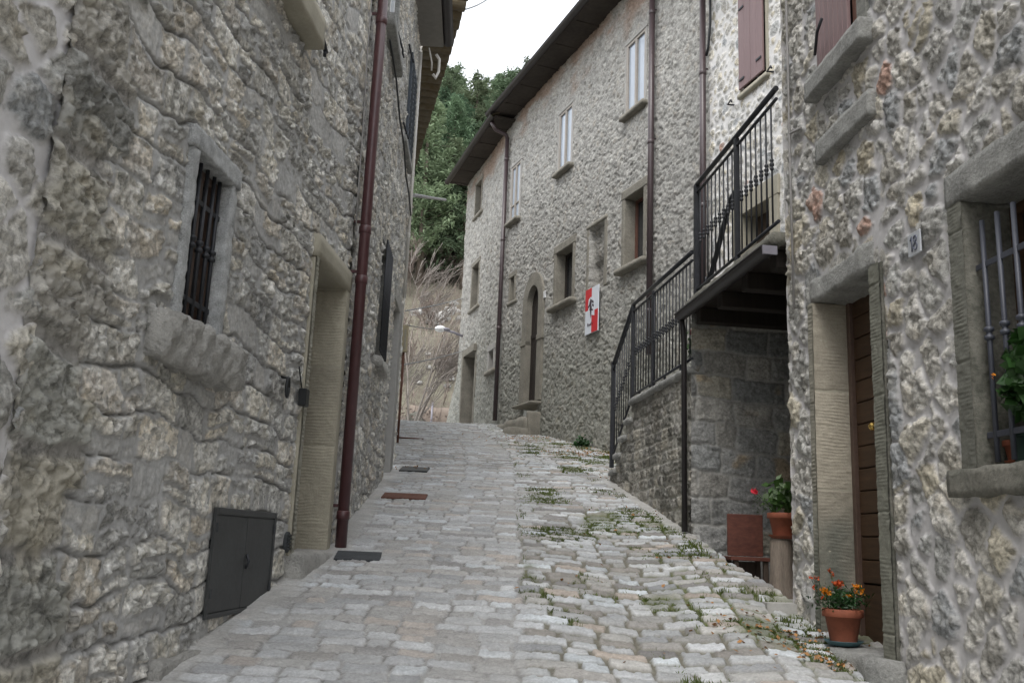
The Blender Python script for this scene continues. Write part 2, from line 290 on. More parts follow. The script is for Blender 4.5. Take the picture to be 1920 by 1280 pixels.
M = dict(
    masonry=mat_attr('masonry', sc1=40, bump=.7, dist=.012, var=.40, pits=.9, sharp=.14), facade=mat_attr('facade_masonry', sc1=26, bump=.8, dist=.014, var=.24, pits=.6, sharp=.13), cobble=mat_attr('cobbles', rough=.62, sc1=60, bump=.35, dist=.006, spec=.3, var=.26),
    carved=mat_attr('carved_stone', sc1=90, bump=.4, dist=.006, var=.15),
    granite=mat('granite', (.52, .53, .53), .9, sc1=130, var=.45, bump=1, dist=.016),
    rough_stone=mat('rough_stone', (.50, .49, .46), .95, sc1=60, var=.3, bump=1, dist=.03, col2=(.62, .605, .57)),
    sandstone=mat('sandstone', (.38, .355, .285), .9, sc1=50, var=.12, bump=.4, dist=.006),
    grey_stone=mat('grey_stone', (.30, .30, .285), .9, sc1=55, var=.35, bump=.9, dist=.016),
    brown_stone=mat('brown_stone', (.235, .22, .185), .92, sc1=40, var=.28, bump=.6, dist=.01),
    mossy_stone=mat('mossy_stone', (.12, .125, .10), .95, sc1=40, var=.4, bump=.8, dist=.01, col2=(.22, .21, .18)),
    concrete=mat('concrete', (.40, .39, .37), .9, sc1=30, var=.15, bump=.4, dist=.005),
    plaster=mat('plaster', (.34, .335, .32), .9, sc1=18, var=.10, bump=.3, dist=.004),
    iron=mat('wrought_iron', (.030, .032, .038), .5, .2, sc1=90, var=.3, bump=.2, dist=.002, spec=.5),
    iron_blue=mat('painted_grille', (.062, .067, .085), .48, .1, sc1=90, var=.2, bump=.2, dist=.002, spec=.5),
    red_pipe=mat('red_brown_pipe', (.085, .034, .037), .38, 0, sc1=30, var=.30, bump=.05, spec=.6, stretch=(1, 1, .3)),
    brown_pipe=mat('brown_pipe', (.065, .045, .048), .38, 0, sc1=20, var=.18, bump=.05, spec=.6),
    dark_gutter=mat('dark_gutter', (.028, .024, .025), .45, 0, sc1=20, var=.2, bump=.05, spec=.5),
    door_wood=mat('door_wood', (.060, .032, .016), .55, sc1=30, var=.35, bump=.3, dist=.002, stretch=(1, 1, 12)),
    dark_wood=mat('dark_wood', (.026, .020, .016), .75, sc1=30, var=.35, bump=.4, dist=.003, stretch=(10, 10, .6)),
    old_wood=mat('old_wood', (.085, .062, .046), .8, sc1=30, var=.35, bump=.5, dist=.003, stretch=(10, 10, .6)),
    shutter=mat('shutter_boards', (.23, .155, .155), .55, sc1=20, var=.15, bump=.2, dist=.002, stretch=(6, 6, .5)),
    shutter_dark=mat('shutter_dark', (.07, .085, .105), .6, sc1=20, var=.2, bump=.2),
    window_wood=mat('window_wood', (.37, .335, .295), .6, sc1=25, var=.12, bump=.1),
    red_wood=mat('red_wood', (.12, .055, .038), .55, sc1=25, var=.25, bump=.15),
    brown_frame=mat('brown_frame', (.10, .065, .05), .5, sc1=25, var=.25, bump=.15),
    white_paint=mat('white_paint', (.68, .69, .70), .5, sc1=25, var=.05, bump=.05),
    bench_wood=mat('bench_wood', (.13, .045, .030), .62, sc1=18, var=.4, bump=.3, dist=.003, stretch=(1, 1, 2)),
    stump=mat('stump_wood', (.26, .215, .175), .9, sc1=30, var=.35, bump=.8, dist=.012, stretch=(4, 4, .6)),
    terracotta=mat('terracotta', (.25, .078, .042), .75, sc1=22, var=.22, bump=.2, dist=.002),
    saucer_blue=mat('blue_saucer', (.075, .15, .17), .5, sc1=20, var=.15, bump=.05),
    planter=mat('green_planter', (.02, .045, .035), .5, sc1=20, var=.2, bump=.05),
    soil=mat('soil', (.04, .03, .022), .98, sc1=60, var=.3, bump=.8),
    leaf=mat('leaf', (.050, .115, .025), .5, sc1=12, var=.45, bump=.1, rand=.3, trans=.25),
    leaf_dim=mat('leaf_dim', (.032, .085, .02), .5, sc1=12, var=.45, bump=.1, trans=.2),
    leaf_dark=mat('leaf_dark', (.025, .075, .02), .5, sc1=12, var=.45, bump=.1, trans=.2),
    leaf_pale=mat('leaf_pale', (.22, .30, .17), .5, sc1=12, var=.3, bump=.1, trans=.2),
    marigold=mat('marigold_petals', (.75, .27, .012), .6, sc1=60, var=.25, bump=0, trans=.2),
    geranium=mat('red_petals', (.60, .02, .045), .6, sc1=60, var=.2, bump=0, trans=.2),
    orange_red=mat('orange_petals', (.55, .09, .02), .6, sc1=60, var=.3, bump=0, trans=.2),
    needle=mat('needles', (.15, .225, .135), .75, sc1=.9, var=.42, bump=0, rand=1.0, trans=.3, sc2=.2, spec=.2),
    bark=mat('bark', (.16, .13, .105), .95, sc1=30, var=.3, bump=.6),
    pale_bark=mat('pale_bark', (.31, .275, .25), .9, sc1=20, var=.2, bump=.2, rand=.2),
    twig=mat('twig', (.235, .19, .165), .95, sc1=1.5, var=.35, bump=0),
    dry=mat('dry_leaves', (.36, .19, .075), .85, sc1=20, var=.5, bump=0),
    grass=mat('grass', (.11, .145, .035), .75, sc1=8, var=.45, bump=0, trans=.2),
    white_pipe=mat('white_conduit', (.62, .60, .56), .5, sc1=20, var=.08, bump=.05),
    grey_cable=mat('grey_cable', (.30, .29, .28), .6, sc1=20, var=.1, bump=0),
    wire=mat('grey_wire', (.42, .42, .43), .5, .3, sc1=20, var=.1, bump=0),
    black=mat('black_plastic', (.018, .020, .022), .4, sc1=40, var=.2, bump=.05),
    tan_box=mat('tan_box', (.42, .36, .24), .6, sc1=30, var=.1, bump=.1),
    lamp_white=mat('lamp_white', (.85, .86, .87), .35, sc1=30, var=.03, bump=0),
    lamp_grey=mat('lamp_grey', (.28, .27, .31), .45, .3, sc1=30, var=.08, bump=0),
    brass=mat('brass', (.65, .45, .14), .25, 1, sc1=30, var=.1, bump=0),
    rust=mat('rusty_iron', (.15, .070, .050), .8, .2, sc1=60, var=.3, bump=.4, dist=.003),
    grate=mat('dark_grate', (.06, .065, .07), .7, .3, sc1=60, var=.3, bump=.4, dist=.003),
    cabinet=mat('cabinet_paint', (.046, .049, .050), .5, .1, sc1=45, var=.30, bump=.1, dist=.002, spec=.5),
    tile=mat('roof_tile', (.20, .145, .075), .9, sc1=14, var=.35, bump=.4, dist=.006, col2=(.19, .17, .13)),
    soffit=mat('soffit_boards', (.050, .042, .036), .9, sc1=12, var=.4, bump=.4, dist=.005),
    soffit_grey=mat('soffit_grey', (.22, .21, .195), .9, sc1=12, var=.15, bump=.3),
    red_paint=mat('sign_red', (.58, .022, .03), .45, sc1=10, var=.04, bump=0),
    sign_white=mat('sign_white', (.72, .76, .82), .45, sc1=10, var=.03, bump=0),
    sign_black=mat('sign_black', (.05, .03, .045), .5, sc1=10, var=.2, bump=0),
    plaque=mat('plaque_enamel', (.50, .52, .55), .35, sc1=20, var=.05, bump=0),
    plaque_ink=mat('plaque_ink', (.10, .11, .15), .5, sc1=20, var=.05, bump=0),
    tweed=mat('mesh_screen', (.22, .22, .20), .9, sc1=200, var=.5, bump=.5),
    limestone=mat('limestone', (.42, .41, .39), .9, sc1=3, var=.3, bump=.6, dist=.05),
    brick_wall=mat('brick_wall', (.25, .205, .17), .9, sc1=4, var=.3, bump=.5, dist=.02),
    scrub=mat('scrub_ground', (.19, .16, .13), .98, sc1=2.6, var=.45, bump=.9, dist=.15, col2=(.21, .20, .145), sc2=.5),
)
def glass_mat(name, col, rough=.06):
    m = mat(name, col, rough, 0, sc1=1.2, var=.18, bump=.02, dist=.002, spec=.9); return m
M['glass_sky'] = glass_mat('curtain_sky_glass', (.42, .48, .56), .10)  # pane colour stands for curtains plus a painted sky reflection
M['glass_dark'] = glass_mat('dark_glass', (.035, .037, .04), .08)
# ------------------------------------------------------------------ objects
def obj(name, me, m, parent=None, smooth=False, **tags):
    o = bpy.data.objects.new(name, me); COL.objects.link(o)
    if m is not None and not me.materials: me.materials.append(M[m] if isinstance(m, str) else m)
    if parent is not None: o.parent = parent
    for k, v in tags.items(): o[k] = v
    return o
def thing(name, loc, label, category, group=None):
    o = bpy.data.objects.new(name, None); COL.objects.link(o); o.location = loc; o.empty_display_size = .2
    o['label'] = label; o['category'] = category
    if group: o['group'] = group
    return o
def origin_of(p):
    v = Vector((0, 0, 0))
    while p is not None: v = v+Vector(p.location); p = p.parent
    return v
def np_mesh(name, V, F, col=None, smooth=True):
    me = bpy.data.meshes.new(name); V = np.asarray(V, np.float32); F = np.asarray(F, np.int32)
    k = F.shape[1]
    me.vertices.add(len(V)); me.vertices.foreach_set('co', V.ravel())
    me.loops.add(F.size); me.loops.foreach_set('vertex_index', F.ravel())
    me.polygons.add(len(F)); me.polygons.foreach_set('loop_start', np.arange(len(F), dtype=np.int32)*k)
    if smooth: me.polygons.foreach_set('use_smooth', np.ones(len(F), bool))
    me.update(calc_edges=True)
    if col is not None:
        ca = me.color_attributes.new('Col', 'FLOAT_COLOR', 'POINT')
        c = np.ones((len(V), 4), np.float32); c[:, :np.asarray(col).shape[1]] = col; ca.data.foreach_set('color', c.ravel())
    return me
class Pl:
    """a vertical wall plane: u runs along it away from the camera, z is height, o points into the street"""
    def __init__(s, p, ang, side):
        a = R(ang); s.p = np.array(p, float); s.d = np.array([math.sin(a), math.cos(a)]); s.n = np.array([s.d[1], -s.d[0]])*side
    def W(s, u, z, o=0.):
        return Vector((s.p[0]+s.d[0]*u+s.n[0]*o, s.p[1]+s.d[1]*u+s.n[1]*o, z))
    def arr(s, U, Z, O):
        return np.stack([s.p[0]+s.d[0]*U+s.n[0]*O, s.p[1]+s.d[1]*U+s.n[1]*O, Z], -1)
def wall(name, pl, us, zs, style, parent, m='masonry', holes=(), pads=(), fx=None, top=None):
    U, Z = np.meshgrid(us, zs, indexing='ij'); MASK[0] = None; h, c = style(U, Z); mk = MASK[0] if MASK[0] is not None else np.ones(U.shape)
    for (a, b, e, g, lim) in pads:      # press the relief back where stone frames sit
        q = ss(.0, .05, np.minimum(np.minimum(U-a, b-U), np.minimum(Z-e, g-Z))+.03)
        h = h*(1-q)+np.minimum(h, lim)*q
    V = None
    if fx is not None: U, Z, h, c = fx(U, Z, h, c)
    V = pl.arr(U, Z, h).reshape(-1, 3)-np.array(origin_of(parent))
    n, k = len(us), len(zs); idx = np.arange(n*k).reshape(n, k)
    F = np.stack([idx[:-1, :-1], idx[1:, :-1], idx[1:, 1:], idx[:-1, 1:]], -1)
    uc = ((U[:-1, :-1]+U[1:, 1:])/2); zc = ((Z[:-1, :-1]+Z[1:, 1:])/2); keep = np.ones(uc.shape, bool)
    for hl in holes:
        keep &= ~((uc > hl[0]) & (uc < hl[1]) & (zc > hl[2]) & (zc < hl[3]))
    if top is not None: keep &= zc < top(uc)
    return obj(name, np_mesh(name, V, F[keep], np.concatenate([c, mk[..., None]], -1).reshape(-1, 4)), m, parent)
def spaced(a, b, fn):
    out = [a]
    while out[-1] < b: out.append(out[-1]+fn(out[-1]))
    out[-1] = b; return np.array(out)
class MB:
    """collects shapes given in a wall's (u, z, o) frame, or in the world when no wall is given"""
    def __init__(s, pl=None): s.bm = bmesh.new(); s.pl = pl
    def P(s, p): return s.pl.W(p[0], p[1], p[2]) if s.pl else Vector(p)
    def box(s, a, b, bev=.004, taper=None):
        """a, b = opposite corners (u,z,o) or (x,y,z)"""
        vs = []
        for k in range(8):
            q = [a[0] if k & 1 == 0 else b[0], a[1] if k & 2 == 0 else b[1], a[2] if k & 4 == 0 else b[2]]
            vs.append(s.bm.verts.new(s.P(q)))
        fs = [s.bm.faces.new([vs[i] for i in f]) for f in ((0, 1, 3, 2), (4, 6, 7, 5), (0, 4, 5, 1), (2, 3, 7, 6), (0, 2, 6, 4), (1, 5, 7, 3))]
        if bev:
            es = list({e for f in fs for e in f.edges})
            bmesh.ops.bevel(s.bm, geom=es, offset=bev, segments=1, affect='EDGES', clamp_overlap=True)
        return s
    def tube(s, pts, r, seg=8, cap=True, world=False):
        P = [Vector(p) if world else s.P(p) for p in pts]; rs = r if isinstance(r, (list, tuple)) else [r]*len(P)
        rings = []; prev = None
        for i, p in enumerate(P):
            t = (P[min(i+1, len(P)-1)]-P[max(i-1, 0)]); t.normalize()
            if prev is None:
                ax = Vector((0, 0, 1)) if abs(t.z) < .9 else Vector((1, 0, 0)); x = t.cross(ax).normalized()
            else: x = (prev-t*prev.dot(t)).normalized()
            prev = x; y = t.cross(x)
            rings.append([s.bm.verts.new(p+(x*math.cos(2*math.pi*k/seg)+y*math.sin(2*math.pi*k/seg))*rs[i]) for k in range(seg)])
        for a, b in zip(rings, rings[1:]):
            for k in range(seg):
                f = s.bm.faces.new((a[k], a[(k+1) % seg], b[(k+1) % seg], b[k])); f.smooth = True
        if cap and seg > 2:
            s.bm.faces.new(rings[0][::-1]); s.bm.faces.new(rings[-1])
        return s
    def lathe(s, c, prof, seg=24, sx=1, sy=1, cap=True):
        """prof = [(r,z)...] about the world vertical through c"""
        c = Vector(c); rings = []
        for r, z in prof:
            rings.append([s.bm.verts.new(c+Vector((r*sx*math.cos(2*math.pi*k/seg), r*sy*math.sin(2*math.pi*k/seg), z))) for k in range(seg)])
        for a, b in zip(rings, rings[1:]):
            for k in range(seg):
                f = s.bm.faces.new((a[k], a[(k+1) % seg], b[(k+1) % seg], b[k])); f.smooth = True
        if cap: s.bm.faces.new(rings[0][::-1]); s.bm.faces.new(rings[-1])
        return s
    def ball(s, c, r, sub=1, sq=(1, 1, 1)):
        g = bmesh.ops.create_icosphere(s.bm, subdivisions=sub, radius=r)
        c = Vector(c) if s.pl is None else s.P(c)
        for v in g['verts']: v.co = Vector((v.co.x*sq[0], v.co.y*sq[1], v.co.z*sq[2]))+c
        return s
    def poly(s, pts): s.bm.faces.new([s.bm.verts.new(s.P(p)) for p in pts]); return s
    def prism(s, pts2, o0, o1):
        """outline in (u,z) between depths o0 and o1"""
        A = [s.bm.verts.new(s.P((u, z, o0))) for u, z in pts2]; B = [s.bm.verts.new(s.P((u, z, o1))) for u, z in pts2]
        n = len(A); s.bm.faces.new(A[::-1]); s.bm.faces.new(B)
        for k in range(n): s.bm.faces.new((A[k], A[(k+1) % n], B[(k+1) % n], B[k]))
        return s
    def rough(s, a, b, res=.03, amp=.012, seed=0, rnd=.02, freq=9):
        """a hewn block: subdivided box with rounded, uneven faces"""
        a = np.minimum(a, b); b2 = np.maximum(a, np.asarray(b)); a = np.asarray(a, float); b = np.asarray(b2, float)
        # recover true corners
        L = b-a; n = np.maximum(2, np.round(L/res)).astype(int); vid = {}
        def vert(i, j, k):
            key = (i, j, k)
            if key in vid: return vid[key]
            p = a+L*np.array([i/n[0], j/n[1], k/n[2]])
            c = np.clip(p, a+np.minimum(rnd, L/2), b-np.minimum(rnd, L/2)); dv = p-c; l = np.linalg.norm(dv)
            if l > 1e-9: p = c+dv/l*min(l, rnd)
            ctr = (a+b)/2; nn = (p-ctr)/(L/2+1e-6); e = np.sign(nn)*np.abs(nn)**6
            q = p*freq
            dsp = np.array([float(fbm(q[1]+seed, q[2]-q[0]*.7, seed, 3)), float(fbm(q[0]+seed*3, q[2]+q[1]*.6, seed+7, 3)), float(fbm(q[0]-seed, q[1]+q[2]*.8, seed+9, 3))])
            p = p+np.abs(e)*dsp*amp+dsp*amp*.3
            vid[key] = s.bm.verts.new(s.P(p)); return vid[key]
        for ax in range(3):
            o1, o2 = [q for q in range(3) if q != ax]
            for side in (0, n[ax]):
                for i in range(n[o1]):
                    for j in range(n[o2]):
                        ks = []
                        for (x, y) in ((i, j), (i+1, j), (i+1, j+1), (i, j+1)):
                            t = [0, 0, 0]; t[ax] = side; t[o1] = x; t[o2] = y; ks.append(vert(*t))
                        try: f = s.bm.faces.new(ks); f.smooth = True
                        except ValueError: pass
        return s
    def build(s, name, m, parent=None, **tags):
        bmesh.ops.recalc_face_normals(s.bm, faces=s.bm.faces)
        me = bpy.data.meshes.new(name)
        o = origin_of(parent) if parent is not None else Vector(tags.pop('at', (0, 0, 0)))
        bmesh.ops.translate(s.bm, verts=s.bm.verts, vec=-o); s.bm.to_mesh(me); s.bm.free()
        ob = obj(name, me, m, parent, **tags)
        if parent is None: ob.location = o
        return ob
def tag(o, label, cat, group=None):
    o['label'] = label; o['category'] = cat
    if group: o['group'] = group
    return o
def leaves(pts, size, seed, asp=.6, up=.3, fold=True):
    """small leaf-shaped quads at the given points"""
    rng = np.random.default_rng(seed); n = len(pts); pts = np.asarray(pts, float)
    nrm = rng.normal(size=(n, 3)); nrm[:, 2] = np.abs(nrm[:, 2])*.7+up; nrm /= np.linalg.norm(nrm, axis=1)[:, None]
    t = rng.normal(size=(n, 3)); t -= nrm*(t*nrm).sum(1)[:, None]; t /= np.linalg.norm(t, axis=1)[:, None]
    b = np.cross(nrm, t); s = (size*(.6+.8*rng.random(n)))[:, None]
    V = np.stack([pts-t*s*.5, pts+b*s*.5*asp+nrm*s*.1, pts+t*s*.5, pts-b*s*.5*asp+nrm*s*.1], 1).reshape(-1, 3)
    F = np.arange(n*4).reshape(n, 4)
    return V, F
def chisel_panel(name, pts, parent, la, lb, pitch=.028, amp=.008, col=(.385, .355, .275), seed=0, m='carved', dark=None, margin=.03):
    """a dressed stone face with horizontal tool ribs; pts = origin, end of width, normal (world)"""
    o, e, nrm = pts; o = np.array(o); ax = (np.array(e)-o); wd = np.linalg.norm(ax); ax /= wd; nrm = np.array(nrm)/np.linalg.norm(nrm)
    A = np.linspace(0, wd, max(6, int(wd/.010))); B = np.arange(la, lb, .006); Ag, Bg = np.meshgrid(A, B, indexing='ij')
    blk = np.floor(Bg/.62+.13*seed)
    wob = .35*fbm(Ag*9+seed, Bg*5, seed, 3)
    wob = wob+.8*fbm(Ag*4, Bg*7, seed+11, 3); rib = (np.sin((Bg/pitch+wob)*2*math.pi)*.5+.5)*ss(-.5, .1, fbm(Ag*14, Bg*9, seed+12, 3))
    edge = ss(margin*.3, margin, np.minimum(Ag, wd-Ag))
    h = amp*rib*(.45+.55*edge)*(.5+.5*ss(-.3, .2, fbm(Ag*5, Bg*3, seed+3, 3)))+.004*fbm(Ag*30, Bg*30, seed+4, 3)
    h = h-.008*(1-edge)*0
    bd = np.abs((Bg/.62+.13*seed)-np.round(Bg/.62+.13*seed))*.62
    h = h-.006*np.exp(-(bd/.006)**2)
    c = np.ones(Ag.shape+(3,))*np.array(col)*(1+.16*fbm(Ag*4, Bg*2.5, seed+5, 4))[..., None]*(.9+.2*hsh(blk, blk*0, seed))[..., None]
    if dark is not None: c = mix(c, np.array((.15, .155, .13)), ss(dark[1], dark[0], Bg+.25*fbm(Ag*5, Bg*3, seed+6, 3))*ss(0, .6, fbm(Ag*4+3, Bg*1.5, seed+8, 3)+.45))
    V = o+ax*Ag[..., None]+nrm*h[..., None]; V[..., 2] = Bg
    n, k = Ag.shape; idx = np.arange(n*k).reshape(n, k); F = np.stack([idx[:-1, :-1], idx[1:, :-1], idx[1:, 1:], idx[:-1, 1:]], -1).reshape(-1, 4)
    return obj(name, np_mesh(name, V.reshape(-1, 3)-np.array(origin_of(parent)), F, c.reshape(-1, 3)), m, parent)
# ------------------------------------------------------------------ planes, ground profile
L1 = Pl((-1.36, 7.35), 4.4, 1); L2 = Pl((-1.345, 7.38), -2.0, 1); L3 = Pl((-1.60, 12.95), -12, 1)
R1 = Pl((1.93, 6.35), -4, -1); S = Pl((1.68, 8.45), -6.6, -1); A = Pl((1.69, 15.6), -20.8, -1); R2 = Pl((2.66, 12.1), -16.4, -1)
_b = A.W(5.35, 0); B = Pl((_b.x, _b.y), -17, -1)
PIL = Pl((1.69, 8.46), 90, 1)       # the pillar face looks back down the street
PY = [-40, 0, 13, 15.6, 18.9, 20.8, 22.5, 25, 30, 400]; PZ = [-3, 0, 2.6, 3.09, 3.74, 4.10, 4.30, 4.42, 4.3, 4.3]
_t = np.arange(-40, 60, .1); _g = np.interp(_t, PY, PZ); _k = np.exp(-np.linspace(-2, 2, 13)**2); _k /= _k.sum()
_gs = np.convolve(np.pad(_g, 6, mode='edge'), _k, mode='valid')
def gz(y): return np.interp(y, _t, _gs)
# ------------------------------------------------------------------ street
def dip(x, y): return -.045*np.exp(-((x-.9)/.45)**2)*ss(10, 6.5, y)
def build_street():
    ys = spaced(1.2, 28, lambda y: .0115+.0011*max(0, y-4))
    nx = 360; t = np.linspace(0, 1, nx)
    xl = np.interp(ys, [0, 7.35, 12.7, 12.95, 17, 28], [-2.15, -1.55, -1.75, -2.0, -2.9, -7.0])
    xr = np.interp(ys, [0, 6.25, 6.42, 7.27, 8.4, 8.55, 11.6, 12, 15.6, 20.5, 24.5, 24.8, 28], [2.4, 2.2, 1.92, 1.76, 1.69, 1.9, 1.5, 2.9, 2.0, .1, -1.2, 1, 3])
    X = xl[:, None]+(xr-xl)[:, None]*t[None]; Y = np.repeat(ys[:, None], nx, 1)
    # strips of rows; the axis bends left with the street
    Xs = X+.15*ss(11, 20, Y)*(Y-11)*.6
    cs = (Xs+.035*fbm(X*1.2, Y*1.2, 21, 3)+3.18)/.66; si = np.floor(cs); sf = cs-si
    r = (Y+.045*fbm(X*2, Y*2, 22, 3)+.02*fbm(X*6, Y*3, 19, 2)+.05*np.sin(Xs*1.7))/.122; ri = np.floor(r); rf = r-ri
    nst = 3; c = sf*nst; k = np.floor(c)
    jit = lambda kk: np.where((kk <= 0) | (kk >= nst), .34*(hsh(si*nst+kk, ri, 24)-.5), .75*(hsh(si*nst+kk, ri, 24)-.5))
    a0 = k+jit(k); a1 = k+1+jit(k+1); cell = np.where(c < a0, k-1, np.where(c > a1, k+1, k))
    lo = cell+jit(cell); hi = cell+1+jit(cell+1); cw = .66/nst
    n1 = fbm(X*13, Y*13, 25, 3)
    dc = np.minimum(c-lo, hi-c)*cw+.008*n1+.005*fbm(X*30, Y*30, 18, 2); dr = np.minimum(rf, 1-rf)*.122+.006*fbm(X*16, Y*16, 26, 3)
    rr = .022; qx = np.clip(rr-dc, 0, None); qy = np.clip(rr-dr, 0, None); d = rr-np.sqrt(qx*qx+qy*qy)
    I = hsh(cell+si*nst, ri, 27); J = hsh(cell+si*nst, ri, 28)
    zone = ss(-.02, .06, Xs-.12+.03*fbm(X*1.5, Y*1.2, 29, 3))*(1-.55*ss(.25, -.25, fbm(X*.9+5, Y*.7, 30, 2)+.12))
    zone = np.clip(zone+.35*ss(9, 14, Y), 0, 1)
    jw = .003+.004*zone+.005*hsh(cell+si*nst, ri, 17)
    m = ss(jw, jw+.009, d)
    dome = ss(jw, jw+.05, d)
    patch = ss(.12, .45, fbm(X*1.1+8, Y*.8, 31, 3))*(1-zone)
    h = (m*(.011+.009*zone)+dome*.0045*(.4+zone)+m*.22*facets(X, Y, .06, 44)+(J-.5)*.010*(.4+zone)*m+m*.002*fbm(X*30, Y*30, 32, 3)+(n1*.002))*(1-.45*patch)
    big = .022*fbm(X*.8, Y*.6, 33, 2)
    big = big-.065*ss(1.35, 1.9, X)*ss(6.6, 6.2, Y)+dip(X, Y); z = gz(Y)+h+big
    st = palette(I, [(.40, .395, .385), (.34, .325, .30), (.46, .455, .445), (.27, .245, .215), (.42, .42, .42), (.36, .335, .305), (.53, .53, .525), (.30, .30, .30), (.42, .40, .37), (.22, .205, .19), (.54, .56, .57), (.40, .335, .28), (.40, .40, .395), (.45, .445, .44), (.52, .52, .52)])
    st = st*np.array((1.05, 1.08, 1.11))*(1+.12*fbm(X*9, Y*9, 34, 4))[..., None]
    st = mix(st, np.array((.44, .44, .44)), .10+.28*(1-zone))
    jl = np.ones(X.shape+(3,))*np.array((.36, .355, .345)); jr = np.ones(X.shape+(3,))*np.array((.17, .16, .125))
    moss = ss(-.15, .2, fbm(X*2.2, Y*1.6, 35, 4)+.25*ss(.5, 1.6, X)-.08)*ss(.2, .6, zone)
    jr = mix(jr, np.array((.11, .125, .045)), moss)
    jc = mix(jl, jr, zone)
    mm = np.clip(m-.6*ss(.34, .62, fbm(X*3.1+4, Y*2.4, 36, 3)+.3*zone)*moss, 0, 1)
    jn = ss(.006, .001, d)*(1-zone)*ss(-.4, .1, fbm(X*5, Y*5, 43, 3)); jc = mix(jc, np.array((.19, .185, .175)), jn*.85)
    col = mix(jc, st, mm*(1-.45*patch)+0)
    col = mix(col, np.array((.41, .405, .395)), patch*.35)
    # pale concrete fillet along the stair wall and the left wall foot
    rt = np.interp(Y[:, 0], [0, 6.3, 8.45, 11.7, 12, 30], [9, 9, 1.69, 1.31, 9, 9])[:, None]
    fl = ss(.15, .10, rt-X+.03*fbm(X*6, Y*6, 37, 3))*(rt < 5)*ss(7.6, 8.2, Y)
    lt = np.interp(Y[:, 0], [0, 7.35, 12.2, 12.3], [-1.93, -1.36, -1.52, -9])[:, None]
    fl2 = ss(.22, .10, X-lt+.08*fbm(X*3, Y*3, 38, 3))
    ff = np.clip(fl+fl2*.9, 0, 1)
    col = mix(col, np.array((.43, .42, .40))*np.ones(X.shape+(3,))*(1+.18*fbm(X*7, Y*7, 39, 4))[..., None], ff*.85)
    h2 = .016+.008*fbm(X*6, Y*6, 40, 3); z = z*(1-ff)+(gz(Y)+big+h2)*ff
    dirt = ss(.3, .7, fbm(X*.9, Y*.9, 42, 4)); col = col*(1-.16*dirt)[..., None]
    V = np.stack([X, Y, z], -1)
    sk = V[:, -1:, :].copy(); sk[..., 2] -= .55; V = np.concatenate([V, sk], 1); col = np.concatenate([col, col[:, -1:]*.6], 1)
    n, k2 = V.shape[:2]; idx = np.arange(n*k2).reshape(n, k2)
    F = np.stack([idx[:-1, :-1], idx[:-1, 1:], idx[1:, 1:], idx[1:, :-1]], -1).reshape(-1, 4)
    obj('street', np_mesh('street', V.reshape(-1, 3), F, col.reshape(-1, 3)), 'cobble', kind='structure')
build_street()
def hill(x, y):
    base = gz(y)-.75*ss(27, 22, y)
    up = np.where(y < 57, np.clip(y-31, 0, None)*.58, 26*.58+np.clip(np.minimum(y, 112)-57, 0, None)*.56-np.clip(y-118, 0, None)*.25)
    up = np.where(y > 31, up, 0)
    n = ss(31, 45, y)*(2.4*fbm(x*.05, y*.05, 61, 3)+.7*fbm(x*.25, y*.25, 62, 3))+.02*ss(24, 30, y)*x*0
    return base+up*(1+.05*np.sin(x*.03))+n
def build_ground():
    xs = np.concatenate([np.linspace(-300, -42, 30), np.linspace(-40, 40, 161), np.linspace(42, 300, 30)])
    ys = np.concatenate([np.linspace(-120, 24, 60), np.linspace(24.5, 125, 200), np.linspace(128, 420, 40)])
    X, Y = np.meshgrid(xs, ys, indexing='ij'); Z = hill(X, Y)
    n, k = X.shape; idx = np.arange(n*k).reshape(n, k); F = np.stack([idx[:-1, :-1], idx[1:, :-1], idx[1:, 1:], idx[:-1, 1:]], -1).reshape(-1, 4)
    obj('hillside', np_mesh('hillside', np.stack([X, Y, Z], -1).reshape(-1, 3), F), 'scrub', kind='structure')
build_ground()
mb = MB(); mb.box((1.72, 6.2, 1.0), (4.2, 8.5, 1.255), .0); mb.build('recess_floor', 'concrete', kind='structure')
